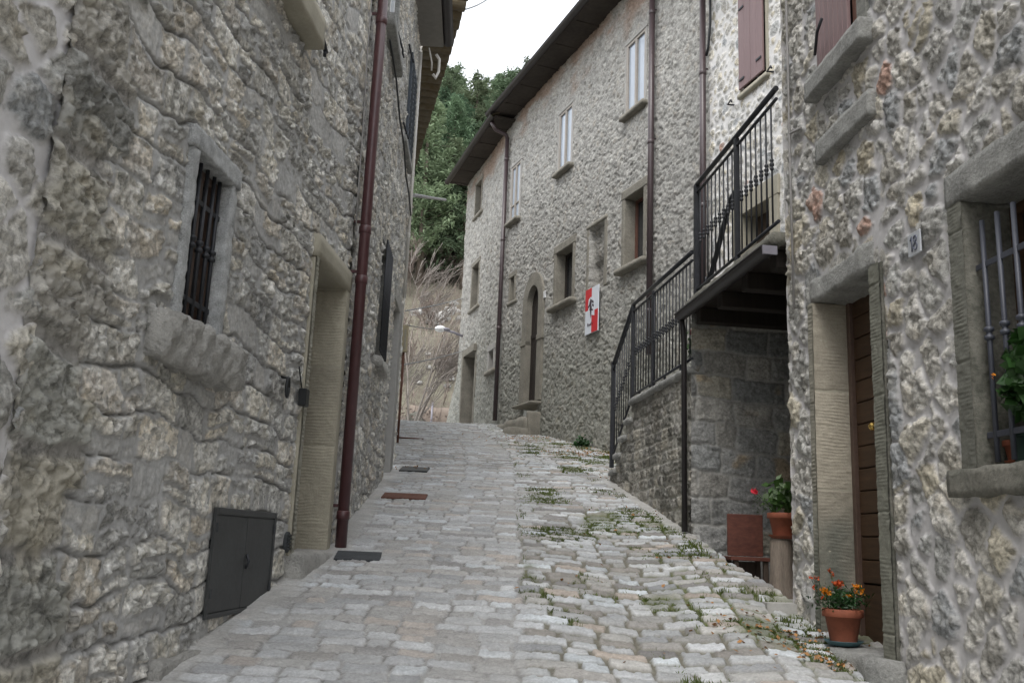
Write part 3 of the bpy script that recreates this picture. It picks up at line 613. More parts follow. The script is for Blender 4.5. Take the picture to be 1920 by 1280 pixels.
#%%HOUSES
# ------------------------------------------------------------------ helpers for openings
def window(house, pl, u0, u1, z0, z1, depth=.2, jw=.09, lw=.12, sw=.09, jm='grey_stone', sm='grey_stone', so_=.06, fm='window_wood', gm='glass_sky', bars=1, frame_o=None, label=None, jo=.02, rough=0, sill=True, sill_ext=.12, transom=()):
    fo = -depth if frame_o is None else frame_o
    ft = .05
    fr = MB(pl)
    for a, b in ((u0, u0+ft), (u1-ft, u1)): fr.box((a, z0, fo-.03), (b, z1, fo+.03))
    fr.box((u0+ft, z0, fo-.03), (u1-ft, z0+ft, fo+.028)); fr.box((u0+ft, z1-ft, fo-.03), (u1-ft, z1, fo+.028))
    iw = u1-u0-2*ft
    for k in range(bars):
        c = u0+ft+iw*(k+1)/(bars+1); fr.box((c-.03, z0+ft, fo-.028), (c+.03, z1-ft, fo+.034))
    for t in transom: fr.box((u0+ft, t-.018, fo-.02), (u1-ft, t+.018, fo+.024))
    w_ = fr.build('window', fm, house)
    if label: w_['label'] = label
    for k in range(bars+1):
        a = u0+ft+iw*k/(bars+1); b = u0+ft+iw*(k+1)/(bars+1)
        MB(pl).box((a, z0+ft, fo-.012), (b, z1-ft, fo-.004), 0).build('pane', gm, w_)
    def blk(a, b, nm, m):
        q = MB(pl)
        if rough: q.rough(a, b, .018, rough*.6, seed=int(abs(a[0]*97+a[1]*31)) % 97, rnd=.004, freq=26)
        else: q.box(a, b, .008)
        q.build(nm, m, w_)
    if jw:
        blk((u0-jw, z0, -depth-.04), (u0, z1, jo), 'jamb', jm); blk((u1, z0, -depth-.04), (u1+jw, z1, jo), 'jamb', jm)
        blk((u0-jw-.02, z1, -depth-.04), (u1+jw+.02, z1+lw, jo+.006), 'lintel', jm)
    if sill:
        q = MB(pl); a = (u0-jw-sill_ext, z0-sw, -depth-.04); b = (u1+jw+sill_ext*.4, z0, so_)
        if rough: q.rough(a, b, .04, rough*1.5, seed=5, rnd=.02)
        else: q.rough(a, b, .06, .006, seed=int(abs(u0*31)), rnd=.008)
        q.build('sill', sm, w_)
    return w_
def collar(mb, pl, u, z, o, r):
    c = pl.W(u, z, o); mb.lathe(c, [(r, -.032), (r*1.9, -.026), (r*1.9, -.012), (r*1.1, -.006), (r*1.1, .006), (r*1.9, .012), (r*1.9, .026), (r, .032)], 8)
def grille(parent, pl, us, z0, z1, hz, o, r=.009, colz=None, m='iron', uend=None, name='bar'):
    for u in us:
        b = MB(pl); b.tube([(u, z0, o), (u, z1, o)], r, 8)
        if colz: collar(b, pl, u, colz, o, r)
        b.build(name, m, parent)
    a, e = uend or (us[0]-.06, us[-1]+.06)
    for z in hz: MB(pl).box((a, z-.014, o-.004), (e, z+.014, o+.004), .002).build('crossbar', m, parent)
def downpipe(house, pl, u, z0, z1, o, r, m, joints=(), name='drainpipe', lean=0):
    b = MB(pl); b.tube([(u, z0, o), (u+lean*(z1-z0), z1, o)], r, 16)
    d = b.build(name, m, house)
    for z in joints:
        c = pl.W(u+lean*(z-z0), z, o)
        MB().lathe(c, [(r, -.035), (r*1.16, -.028), (r*1.16, .028), (r, .035)], 16).build('collar', m, d)
        MB(pl).box((u-.008, z+.06, 0), (u+.008, z+.085, o-r*.8), .001).build('bracket', m, d)
    return d
def gutter(house, pl, u0, u1, z, o, r, m):
    g = MB(pl); n = 10; A_ = []
    for k in range(n+1):
        a = math.pi+math.pi*k/n; A_.append((r*math.cos(a), r*math.sin(a)))
    A_ += [(x*.9, y*.9) for x, y in A_[::-1]]
    E0 = [g.bm.verts.new(g.P((u0, z+y, o+x))) for x, y in A_]; E1 = [g.bm.verts.new(g.P((u1, z+y, o+x))) for x, y in A_]
    k = len(A_)
    for i in range(k): f = g.bm.faces.new((E0[i], E0[(i+1) % k], E1[(i+1) % k], E1[i]))
    g.bm.faces.new(E0[::-1]); g.bm.faces.new(E1)
    g.tube([(u0, z, o+r), (u1, z, o+r)], .009, 6); 
    return g.build('gutter', m, house)
# ------------------------------------------------------------------ left house
LH = thing('stone_house', L1.W(0, 1.4), 'grey rubble stone house on the left with granite framed grille window', 'house')
us1 = spaced(-4.24, .0, lambda u: .0095+.0006*(u+4.2)); zs1 = np.concatenate([np.arange(.35, 5.1, .0095), np.arange(5.1, 8.5, .02)])
wall('wall', L1, us1, zs1, style_near, LH,
     holes=[(-3.10, -2.62, 2.50, 3.42), (-1.0, -.12, 1.40, 3.53), (-2.62, -1.68, 4.95, 6.15)],
     pads=[(-3.17, -2.50, 2.35, 3.52, .012), (-1.05, -.04, 1.3, 3.66, .008), (-2.44, -1.28, 1.05, 1.76, -.002)])
us2 = spaced(-.02, 4.86, lambda u: .013+.002*u); zs2 = np.arange(1.1, 8.55, .017)
wall('wall', L2, us2, zs2, lambda U, Z: style_fine(U+3.3, Z, .27, .17, .97, 11), LH,
     holes=[(1.98, 2.66, 3.40, 4.66), (1.0, 1.85, 6.56, 7.95), (3.42, 4.28, 6.38, 7.65), (3.72, 4.36, 2.0, 4.46)])
# granite framed window
w1 = window(LH, L1, -3.08, -2.635, 2.53, 3.385, depth=.085, jw=.07, lw=.11, sill=False, fm='brown_frame', gm='glass_dark', jm='granite', jo=.03, rough=.010)
MB(L1).rough((-3.36, 2.30, -.28), (-2.40, 2.525, .12), .020, .030, 3, .02, 15).build('sill', 'rough_stone', w1)
grille(w1, L1, [-3.02, -2.93, -2.84, -2.75, -2.675], 2.53, 3.385, (2.68, 3.19), -.03, .011, 2.97, 'iron', (-3.08, -2.635))
for a, b_, z in ((-2.95, -2.28, .98), (-2.28, -1.80, 1.05), (-1.80, -1.34, 1.10)): MB(L1).rough((a, .55, -.1), (b_-.012, z, .075), .03, .022, int(-a*31), .02, 12).build('plinth_stone', 'rough_stone', LH)
# carved doorway
dl = MB(L1).box((-.88, 1.44, -.36), (-.15, 3.49, -.31)).build('door', 'old_wood', LH)
chisel_panel('jamb', (L1.W(-.15, 0, -.30), L1.W(-.15, 0, .035), (-L1.d[0], -L1.d[1], 0)), dl, 1.42, 3.50, .024, .006, (.40, .37, .295), 3)
MB(L1).box((-.148, 1.42, -.34), (-.05, 3.49, .036), .006).build('jamb', 'sandstone', dl)
chisel_panel('jamb', (L1.W(-1.035, 0, .034), L1.W(-.97, 0, .034), (L1.n[0], L1.n[1], 0)), dl, 1.40, 3.52, .030, .010, (.33, .32, .27), 6)
MB(L1).box((-1.04, 1.42, -.34), (-.972, 3.49, .026), .006).build('jamb', 'sandstone', dl)
MB(L1).rough((-1.05, 3.49, -.34), (-.03, 3.66, .045), .05, .008, 9, .01).build('lintel', 'sandstone', dl)
MB(L1).box((-.97, 1.44, -.33), (-.88, 3.49, -.27), .004).build('door_frame', 'old_wood', dl)
MB(L1).rough((-1.04, 1.20, -.30), (.13, 1.44, .13), .05, .018, 12, .03).build('step', 'rough_stone', dl)
# shuttered window above
w2 = window(LH, L1, -2.62, -1.70, 5.0, 6.1, depth=.12, jw=.07, lw=.12, sill=False, fm='red_wood', gm='glass_dark', jm='sandstone', jo=.015)
MB(L1).rough((-2.85, 4.77, -.1), (-1.60, 4.98, .13), .06, .006, 4, .01).build('sill', 'sandstone', w2)
for a in (-2.61, -2.155):
    s_ = MB(L1)
    for k in range(4): s_.box((a+k*.113, 5.01, .012), (a+k*.113+.110, 6.08, .045), .004)
    s_.build('shutter', 'shutter', w2)
# black fittings on the wall
b = MB(L1); b.tube([(-1.62, 4.93, .03), (-1.55, 4.95, .07), (-1.42, 4.94, .06), (-1.34, 4.90, .06)], .018, 8); b.tube([(-1.36, 4.90, .06), (-1.36, 4.86, .06)], .012, 6); b.build('shutter_stay', 'iron', LH)
# drainpipe between the two wall stretches
downpipe(LH, L1, .02, 1.40, 8.4, .10, .045, 'red_pipe', (1.72, 3.62, 4.05, 5.97))
# pale cable with a hook
b = MB(L1); b.tube([(-.23, 6.6, .06), (-.20, 5.6, .055), (-.17, 5.0, .06), (-.14, 4.4, .055), (-.13, 3.99, .06)], .0065, 6); b.tube([(-.13, 3.99, .06), (-.10, 3.93, .06), (-.07, 3.97, .06), (-.08, 4.06, .06)], .008, 6); b.build('cable', 'grey_cable', LH)
# grille window beyond the pipe
w3 = window(LH, L2, 2.02, 2.62, 3.44, 4.62, depth=.15, jw=.05, lw=.08, sill=False, fm='brown_frame', gm='glass_dark', jm='grey_stone', jo=.01)
MB(L2).rough((1.92, 3.26, -.1), (2.72, 3.38, .09), .05, .012, 7, .015).build('sill', 'rough_stone', w3)
grille(w3, L2, [2.03+.085*k for k in range(8)], 3.44, 4.64, (3.46, 4.05, 4.62), .055, .011, None, 'iron', (2.0, 2.65))
# upper windows
w4 = window(LH, L2, 1.03, 1.83, 6.6, 7.9, depth=.06, jw=.06, lw=.1, sw=.14, fm='white_paint', gm='glass_sky', so_=.10, sm='grey_stone')
for z in (6.95, 7.7):
    b = MB(L2); b.tube([(1.83, z, .02), (2.2, z, .05), (2.2, z-.04, .05), (2.28, z-.05, .06)], .012, 6); b.build('shutter_stay', 'iron', w4)
w5 = window(LH, L2, 3.45, 4.25, 6.42, 7.62, depth=.05, jw=.05, lw=.08, fm='white_paint', gm='glass_dark', so_=.06, sw=.1)
for a in (3.44, 3.86):
    b = MB(L2); b.box((a, 6.43, .02), (a+.40, 7.62, .055), .004)
    for k in range(14): b.box((a+.04, 6.5+k*.078, .055), (a+.36, 6.53+k*.078, .064), .002)
    b.build('shutter', 'shutter_dark', w5)
for z in (6.46, 7.5):
    b = MB(L2); b.tube([(3.05, z, .03), (3.40, z, .05), (3.40, z-.05, .07)], .012, 6); b.build('shutter_stay', 'iron', w5)
# doorway with a plastered jamb at the far corner
d2 = MB(L2).box((3.75, 2.0, -.25), (4.34, 4.42, -.20)).build('door', 'old_wood', LH)
MB(L2).box((4.34, 1.9, -.3), (4.70, 4.42, .035), .006).build('jamb', 'plaster', d2)
MB(L2).box((3.66, 4.42, -.3), (4.80, 4.60, .03), .006).build('lintel', 'rough_stone', d2)
# crack-like black cable, white conduit, lamp at the corner
b = MB(L2); b.tube([(.95, 6.35, .05), (1.7, 6.33, .055), (2.4, 6.20, .05), (3.0, 6.15, .06), (3.6, 6.0, .05), (4.1, 5.95, .06), (4.72, 5.88, .05)], .011, 6); b.build('cable', 'black', LH)
downpipe(LH, L2, 4.76, 4.72, 8.35, .035, .022, 'white_pipe', (5.6, 6.5, 7.4), 'conduit')
b = MB(L2); b.tube([(4.80, 8.36, .25), (4.83, 8.30, .30), (4.85, 8.12, .30), (4.83, 8.0, .26), (4.80, 8.05, .22)], .02, 8); b.tube([(4.7, 8.4, .15), (4.75, 8.2, .2), (4.8, 8.1, .2)], .012, 6); b.build('cable', 'white_pipe', LH)
# eaves
MB(L2).box((-.4, 8.56, -.3), (4.95, 8.66, .34), .004).build('soffit', 'soffit_grey', LH)
MB(L1).box((-4.24, 8.50, -.3), (-.0, 8.60, .34), .004).build('soffit', 'soffit_grey', LH)
gutter(LH, L2, -.35, 4.98, 8.66, .40, .075, 'dark_gutter')
rf = MB(L2); rf.prism([(-.4, 8.67), (4.98, 8.67), (4.98, 8.70), (-.4, 8.70)], -.3, .38)
rf.poly([(-.4, 8.70, .38), (4.98, 8.70, .38), (4.98, 10.6, -4.5), (-.4, 10.6, -4.5)]); rf.poly([(4.98, 8.6, -.3), (4.98, 2.0, -.3), (4.98, 2.0, -6), (4.98, 10.6, -4.5)])
rf.pl = L1; rf.poly([(-4.24, 8.62, .38), (-.3, 8.62, .38), (-.3, 10.6, -4.5), (-4.24, 10.6, -4.5)]); rf.build('roof', 'tile', LH)
MB(L1).box((-.08, .5, -.45), (.35, 8.4, -.06), 0).build('core', 'plaster', LH)  # unseen filler box added behind the wall seam, shuts out sky light
# far end wall of this house, turning the corner
E1 = Pl((L2.W(4.86, 0).x, L2.W(4.86, 0).y), -92, 1)
wall('wall', E1, spaced(0, 3.5, lambda u: .035), np.arange(1.8, 8.55, .03), lambda U, Z: style_fine(U, Z, s=77), LH)
# ------------------------------------------------------------------ white mortared house at the near left
NH = thing('stone_house', L1.W(-6, .4), 'rough white mortared stone house at the near left edge of the picture', 'house')
wall('wall', L1, spaced(-10.5, -4.19, lambda u: .011 if u > -5.2 else .05), np.arange(-.6, 8.0, .0125), style_left_white, NH)
MB(L1).box((-4.7, 0, -.35), (-3.95, 8.2, -.03), 0).build('core', 'plaster', NH)  # unseen backing strip added where the two walls meet, closes a sky gap
MB(L1).box((-10.5, 8.0, -.5), (-4.25, 8.1, .4), .004).build('roof', 'tile', NH)
# ------------------------------------------------------------------ tile eaved house beyond the left corner
TH = thing('stone_house', L3.W(0, 2.6), 'far left stone house whose ochre tiled eaves show past the corner', 'house')
wall('wall', L3, spaced(-.35, 9, lambda u: .04), np.arange(2.2, 9.55, .035), lambda U, Z: style_fine(U, Z, s=33), TH)
nT = 34
tl = MB(L3)
for k in range(nT):                 # eave course of curved tiles seen from below
    u = -.32+k*.27; pts = []
    for q in range(9):
        a = math.pi*q/8; pts.append((u+.13+.13*math.cos(a), 9.60-.09*math.sin(a)))
    pts += [(x*.9+(u+.13)*.1, y+.02) for x, y in pts[::-1]]
    tl.prism(pts, -.1, .62+.02*random.random())
tl.build('eave_tiles', 'tile', TH)
MB(L3).box((-.35, 9.64, -.3), (9, 9.72, .60), .004).build('roof', 'tile', TH)
MB(L3).box((-.36, 9.60, .50), (-.30, 9.80, .66), .004).build('verge_board', 'old_wood', TH)
# ------------------------------------------------------------------ right-hand near house
RH = thing('stone_house', R1.W(0, 1.2), 'right hand house of bulging stones in pale mortar with brown plank door and number plaque', 'house')
usr = -spaced(0, 9, lambda u: .0105 if u < 3.6 else .05)[::-1]; zsr = np.concatenate([np.arange(.3, 5.9, .0105), np.arange(5.9, 8.4, .03)])
def curl(U, Z, h, c):              # stones wrap round the free corner
    e = ss(-.16, 0, U); edge = .05*fbm(Z*5, Z*0+3, 44, 3)+.03*fbm(Z*14, Z*0+9, 45, 2)
    return U+e*(edge-.02), Z, h-.07*e**3, c
wall('wall', R1, usr, zsr, style_right, RH, holes=[(-1.36, -.50, .9, 3.20), (-3.12, -2.24, 1.93, 3.24), (-1.30, -.70, 4.63, 6.0)],
     pads=[(-1.48, -.42, .9, 3.40, .006), (-3.3, -2.10, 1.84, 3.40, .004), (-1.45, -.60, 4.45, 6.1, .005), (-1.45, -.68, 4.04, 4.22, .0)], fx=curl)
RE = Pl((R1.W(0, 0, -.05).x, R1.W(0, 0).y), 88, 1)
wall('wall', RE, spaced(-.05, 2.5, lambda u: .02), np.arange(1.0, 8.3, .03), style_right, RH)
dr_ = MB(R1)
for k in range(13):
    z = 1.42+k*.137
    dr_.box((-1.33, z, -.25), (-.58, min(z+.131, 3.17), -.215), .005)
dr_.box((-1.33, 1.07, -.25), (-.58, 1.41, -.22), .005); door = dr_.build('door', 'door_wood', RH); MB(R1).box((-1.335, 1.06, -.27), (-.57, 3.18, -.252), 0).build('light_stop_panel', 'dark_wood', door)  # dark panel added behind the planks to stop light through the slits
kb = R1.W(-.86, 2.335, -.185)
MB().ball(kb, .026, 2).build('handle', 'brass', door); MB(R1).box((-.885, 2.27, -.217), (-.84, 2.41, -.210), .002).build('lock_plate', 'brass', door)
MB(R1).box((-.58, 1.07, -.30), (-.535, 3.17, -.19), .004).build('door_frame', 'brown_frame', door)
chisel_panel('jamb', (R1.W(-.53, 0, -.20), R1.W(-.53, 0, .03), (-R1.d[0], -R1.d[1], 0)), door, 1.07, 3.17,   .021, .0035, (.37, .335, .27), 14, dark=(1.5, 2.0))
chisel_panel('jamb', (R1.W(-.53, 0, .034), R1.W(-.46, 0, .034), (R1.n[0], R1.n[1], 0)), door, 1.05, 3.17, .024, .006, (.30, .285, .235), 15, dark=(1.4, 2.2))
MB(R1).box((-.528, 1.06, -.3), (-.45, 3.17, .026), .006).build('jamb', 'sandstone', door)
chisel_panel('jamb', (R1.W(-1.335, 0, .032), R1.W(-1.46, 0, .032), (R1.n[0], R1.n[1], 0)), door, 1.0, 3.17, .020, .004, (.20, .20, .165), 16)
MB(R1).box((-1.46, 1.0, -.3), (-1.335, 3.17, .022), .006).build('jamb', 'mossy_stone', door)
MB(R1).rough((-1.36, 3.17, -.30), (-.46, 3.33, .022), .03, .016, 22, .012).build('lintel', 'grey_stone', door)
MB(R1).rough((-1.50, .90, -.32), (-.44, 1.07, .13), .05, .014, 23, .02).build('step', 'grey_stone', door)
# grille window at the right
w6 = window(RH, R1, -3.08, -2.27, 1.98, 3.20, depth=.24, jw=0, sill=False, fm='door_wood', gm='glass_dark', bars=1)
chisel_panel('jamb', (R1.W(-2.27, 0, .024), R1.W(-2.155, 0, .024), (R1.n[0], R1.n[1], 0)), w6, 1.98, 3.22, .019, .005, (.17, .17, .145), 31)
MB(R1).rough((-2.27, 1.96, -.28), (-2.155, 3.22, .018), .04, .010, 32, .01).build('jamb', 'mossy_stone', w6)
MB(R1).rough((-3.22, 1.96, -.28), (-3.08, 3.22, .028), .05, .010, 33, .01).build('jamb', 'mossy_stone', w6)
MB(R1).rough((-3.30, 3.22, -.28), (-2.14, 3.38, .028), .03, .012, 34, .008).build('lintel', 'grey_stone', w6)
MB(R1).rough((-3.30, 1.85, -.28), (-2.10, 1.975, .07), .03, .010, 35, .008).build('sill', 'mossy_stone', w6)
grille(w6, R1, [-2.335-.118*k for k in range(7)], 2.0, 3.10, (2.12, 2.89), -.035, .012, 2.57, 'iron_blue', (-3.08, -2.27))
# upper window with boarded shutter
w7 = window(RH, R1, -1.27, -.72, 4.67, 6.0, depth=.10, jw=0, sill=False, fm='red_wood', gm='glass_dark', bars=0, frame_o=-.02)
b = MB(R1)
for k in range(7): b.box((-.735-.068*(k+1), 4.70, .015), (-.735-.068*k-.005, 6.0, .04), .004)
b.build('shutter', 'shutter', w7)
MB(R1).box((-1.40, 4.66, -.15), (-1.275, 6.0, .012), .004).build('jamb', 'tweed', w7)
MB(R1).rough((-1.45, 4.52, -.2), (-.62, 4.665, .085), .03, .004, 36, .006).build('sill', 'grey_stone', w7)
b = MB(R1); b.tube([(-.76, 4.80, .06), (-.9, 4.88, .10), (-.98, 4.93, .10)], .010, 6); b.build('shutter_stay', 'iron', w7)
MB(R1).rough((-1.45, 4.05, -.05), (-.68, 4.21, .045), .03, .006, 37, .006).build('string_stone', 'grey_stone', RH)
b = MB(R1); b.tube([(-.27, 3.2, .05), (-.27, 4.2, .055), (-.26, 4.9, .05), (-.27, 5.8, .055), (-.26, 7.2, .05)], .009, 6)
b.tube([(-.28, 4.46, .05), (-.42, 4.44, .03)], .009, 6); b.build('cable', 'grey_cable', RH)
MB(R1).box((-9, 8.3, -4), (.35, 8.42, .45), .004).build('roof', 'tile', RH)
# ------------------------------------------------------------------ white mortared house behind the balcony
WH = thing('stone_house', R2.W(-2, 3), 'white mortared stone house with brown shutter behind the balcony', 'house')
wall('wall', R2, np.arange(-6.2, .02, .018), np.arange(1.2, 9.9, .018), style_white, WH, holes=[(-1.52, -.80, 3.2, 5.82), (-1.44, -.90, 7.48, 8.95)], pads=[(-1.75, -.6, 3.2, 6.1, .0), (-1.53, -.80, 7.35, 9.1, .0)])
w8 = window(WH, R2, -1.46, -.87, 7.46, 8.95, depth=.1, jw=.05, lw=.08, fm='brown_frame', gm='glass_dark', jm='sandstone', sm='sandstone', so_=.05, sw=.07, sill_ext=.02)
for a, n in ((-1.455, 2), (-1.16, 2)):
    b = MB(R2)
    for k in range(n): b.box((a+k*.145, 7.50, .03), (a+k*.145+.142, 8.93, .06), .004)
    s_ = b.build('shutter', 'shutter', w8)
for a, z in ((-.90, 7.62), (-.90, 8.65), (-1.43, 7.70), (-1.43, 8.7)):
    MB(R2).box((a-.12 if a > -1 else a, z-.015, .062), (a if a > -1 else a+.12, z+.015, .072), .002).build('shutter_hinge', 'iron', w8)
for a in (-.66, -1.62):
    b = MB(R2); b.tube([(a, 7.4, .0), (a+.02, 7.4, .09), (a-.08, 7.42, .10), (a-.1, 7.38, .10)], .012, 6); b.build('shutter_stay', 'iron', w8)
d3 = MB(R2).box((-1.50, 3.3, -.25), (-.83, 5.78, -.2)).build('door', 'old_wood', WH)
MB(R2).box((-.84, 3.3, -.3), (-.64, 5.78, .03), .006).build('jamb', 'sandstone', d3); MB(R2).box((-1.68, 3.3, -.3), (-1.49, 5.78, .03), .006).build('jamb', 'sandstone', d3)
MB(R2).box((-1.70, 5.78, -.3), (-.62, 6.03, .034), .006).build('lintel', 'sandstone', d3)
downpipe(WH, R2, .03, 3.9, 9.9, .10, .045, 'brown_pipe', (6.2, 8.2), 'drainpipe')
b = MB(R2); b.tube([(-.12, 9.8, .06), (-.14, 8.9, .07), (-.06, 8.55, .06), (.0, 8.45, .06)], .02, 6); b.build('cable', 'black', WH)
MB(R2).box((-6.2, 9.85, -4), (.2, 9.95, .5), .004).build('roof', 'tile', WH)
# ------------------------------------------------------------------ the long house
AH = thing('stone_house', A.W(2, 3), 'long beige rubble house with arched door and curtained, sky-tinted windows under dark eaves', 'house')
holesA = [(-1.17, -.43, 8.92, 10.37), (1.80, 2.52, 8.92, 10.32), (4.60, 5.24, 8.70, 10.15), (-1.16, -.46, 6.12, 7.45), (1.60, 2.44, 6.10, 7.28), (4.72, 5.02, 6.78, 7.42), (3.14, 3.92, 3.9, 6.98)]
padsA = [(a-.16, b+.16, c-.14, d+.18, .012) for a, b, c, d in holesA[:6]]+[(2.96, 4.10, 3.9, 7.25, .015)]
nich = (.28, .92, 6.08, 7.30)
def fxA(U, Z, h, c):              # the old window closed with rubble sits back in its frame
    q = ss(0, .03, np.minimum(np.minimum(U-nich[0], nich[1]-U), np.minimum(Z-nich[2], nich[3]-Z)))
    d = .10+.07*fbm(U*3, Z*3, 351, 3)+.05*ss(.15, .5, fbm(U*4+1, Z*2, 352, 2))*2
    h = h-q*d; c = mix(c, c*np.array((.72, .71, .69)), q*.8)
    return U, Z, h, c
wall('wall', A, np.arange(-3.9, 5.36, .0195), np.arange(2.4, 11.45, .018), style_facade, AH, 'facade', holes=holesA, pads=padsA, fx=fxA)
def fxB(U, Z, h, c):              # battered foot at the far corner
    k = ss(6.3, 4.0, Z)*.28; return U, Z, h+k*ss(2.4, 4.1, U), c
holesB = [(2.52, 3.18, 9.95, 10.92), (2.38, 3.10, 7.35, 8.62), (.64, 1.12, 5.42, 5.98), (2.32, 3.22, 3.8, 6.22)]
wall('wall', B, np.arange(-.02, 4.16, .028), np.arange(3.4, 11.45, .028), lambda U, Z: style_facade(U+5.35, Z), AH, 'facade', holes=holesB, pads=[(a-.12, b+.12, c-.12, d+.12, .012) for a, b, c, d in holesB], fx=fxB)
EB = Pl((B.W(4.15, 0).x, B.W(4.15, 0).y), 73, 1)
wall('wall', EB, np.arange(0, 7, .08), np.arange(3.4, 11.45, .08), style_facade, AH, 'facade')
for i, (a, b_, c, d) in enumerate(((-1.15, -.45, 8.95, 10.34), (1.83, 2.49, 8.96, 10.28), (4.63, 5.21, 8.74, 10.12))):
    ww = window(AH, A, a, b_, c, d, depth=.02, jw=.045, lw=.06, sw=.08, fm='window_wood', gm='glass_sky', jm='concrete', sm='brown_stone', so_=.12, jo=.02, sill_ext=.04, transom=() if i < 2 else (9.15,))
for i, (a, b_, c, d) in enumerate(((-1.14, -.48, 6.16, 7.42), (1.63, 2.42, 6.13, 7.24))):
    ww = window(AH, A, a, b_, c, d, depth=.22, jw=.10, lw=.16, sw=.10, fm='red_wood' if i == 0 else 'dark_wood', gm='glass_dark', jm='brown_stone', sm='brown_stone', so_=.14, jo=.02, sill_ext=.10, rough=.006)
MB(A).box((nich[0]-.10, nich[2]-.02, -.2), (nich[0], nich[3], .02), .006).build('jamb', 'brown_stone', AH); MB(A).box((nich[1], nich[2]-.02, -.2), (nich[1]+.08, nich[3], .018), .006).build('jamb', 'brown_stone', AH)
MB(A).rough((nich[0]-.1, nich[3], -.2), (nich[1]+.1, nich[3]+.08, .03), .06, .01, 8, .01).build('lintel', 'brown_stone', AH)
window(AH, A, 4.74, 5.0, 6.82, 7.38, depth=.2, jw=.07, lw=.12, sw=.08, fm='old_wood', gm='glass_dark', jm='brown_stone', sm='brown_stone', bars=0, so_=.03)
window(AH, B, 2.55, 3.14, 9.98, 10.88, depth=.15, jw=.06, lw=.10, fm='old_wood', gm='glass_dark', jm='brown_stone', sm='brown_stone', so_=.05)
window(AH, B, 2.42, 3.06, 7.40, 8.56, depth=.22, jw=.08, lw=.12, fm='old_wood', gm='glass_dark', jm='brown_stone', sm='brown_stone', so_=.06)
window(AH, B, .68, 1.08, 5.46, 5.94, depth=.2, jw=.10, lw=.16, sw=.1, fm='old_wood', gm='glass_dark', jm='concrete', sm='brown_stone', bars=0, so_=.08)
d4 = MB(B).box((2.34, 3.9, -.28), (3.2, 6.18, -.22)).build('door', 'dark_wood', AH)
MB(B).box((2.24, 3.9, -.38), (2.34, 6.18, .02), .006).build('jamb', 'brown_stone', d4); MB(B).box((3.2, 3.9, -.38), (3.32, 6.18, .12), .006).build('jamb', 'brown_stone', d4)
MB(B).box((2.2, 6.18, -.38), (3.36, 6.36, .10), .006).build('lintel', 'brown_stone', d4)
# arched door: planked leaf, voussoir surround
ua, ub, zs_, zb = 3.22, 3.84, 6.50, 4.36
def arch(r0, cu, zc, n=16): return [(cu+r0*math.cos(math.pi*k/n), zc+r0*1.15*math.sin(math.pi*k/n)) for k in range(n+1)]
cu = (ua+ub)/2; rr_ = (ub-ua)/2
ol = [(ub, zb)]+arch(rr_, cu, zs_)+[(ua, zb)]
d5 = MB(A).prism(ol, -.14, -.09).build('door', 'dark_wood', AH)
for k in range(4): MB(A).box((ua+.03+k*.15, zb+.05, -.091), (ua+.16+k*.15, zs_, -.078), .004).build('plank', 'dark_wood', d5)
MB(A).box((ua+.02, 5.75, -.09), (ub-.02, 5.83, -.065), .003).build('rail', 'dark_wood', d5)
oi = [(ub, zb)]+arch(rr_, cu, zs_)+[(ua, zb)]; oo = [(ub+.26, zb)]+arch(rr_+.24, cu, zs_)+[(ua-.26, zb)]
q = MB(A); n = len(oi)
IF = [q.bm.verts.new(q.P((u, z, .045))) for u, z in oi]; OF = [q.bm.verts.new(q.P((u, z, .045))) for u, z in oo]
IB = [q.bm.verts.new(q.P((u, z, -.36))) for u, z in oi]; OB = [q.bm.verts.new(q.P((u, z, -.36))) for u, z in oo]
for k in range(n-1):
    q.bm.faces.new((IF[k], IF[k+1], OF[k+1], OF[k])); q.bm.faces.new((IF[k], IB[k], IB[k+1], IF[k+1])); q.bm.faces.new((OF[k], OF[k+1], OB[k+1], OB[k]))
q.build('arch_surround', 'brown_stone', d5)
for a, b_ in ((ua-.28, ua), (ub, ub+.28)): MB(A).box((a, 5.62, -.1), (b_, 5.72, .065), .004).build('impost', 'brown_stone', d5)
MB(A).rough((2.96, 4.27, -.3), (4.08, 4.34, .22), .08, .02, 41, .03, 4).build('threshold', 'brown_stone', d5)
MB(A).rough((3.05, 3.35, -.2), (4.75, 4.02, .32), .10, .05, 42, .06, 3).build('step', 'brown_stone', d5)
MB(A).rough((3.02, 3.35, -.2), (3.55, 3.80, .60), .10, .04, 43, .05, 3).build('step', 'brown_stone', d5)
MB(A).rough((2.98, 3.45, -.2), (3.12, 4.12, .26), .06, .02, 44, .03, 3).build('step', 'brown_stone', d5)
# pipes and eaves
downpipe(AH, A, -1.50, 4.5, 11.4, .09, .05, 'brown_pipe', (5.2, 8.05, 10.4))
dp = downpipe(AH, A, 5.40, 4.18, 10.95, .09, .05, 'brown_pipe', (6.3, 8.4, 10.4))
b = MB(B); b.tube([(.04, 10.9, .09), (.04, 11.02, .13), (.03, 11.10, .40), (.0, 11.27, .52)], .05, 12); b.build('swan_neck', 'brown_pipe', dp)
so2 = MB(A); so2.box((-4.2, 11.40, -.3), (5.3, 11.45, .54), .004); so2.pl = B; so2.box((-.25, 11.28, -.3), (4.25, 11.33, .50), .004); so2.build('soffit', 'soffit', AH)
for pl, a, b_ in ((A, -4.0, 5.2), (B, .3, 4.4)):
    u = a
    while u < b_:
        MB(pl).box((u, 11.385 if pl is A else 11.265, -.1), (u+.05, 11.40 if pl is A else 11.28, .48), .002).build('rafter', 'soffit', AH); u += .95
gutter(AH, A, -4.3, 5.42, 11.45, .60, .075, 'dark_gutter'); gutter(AH, B, -.28, 4.30, 11.33, .56, .075, 'dark_gutter')
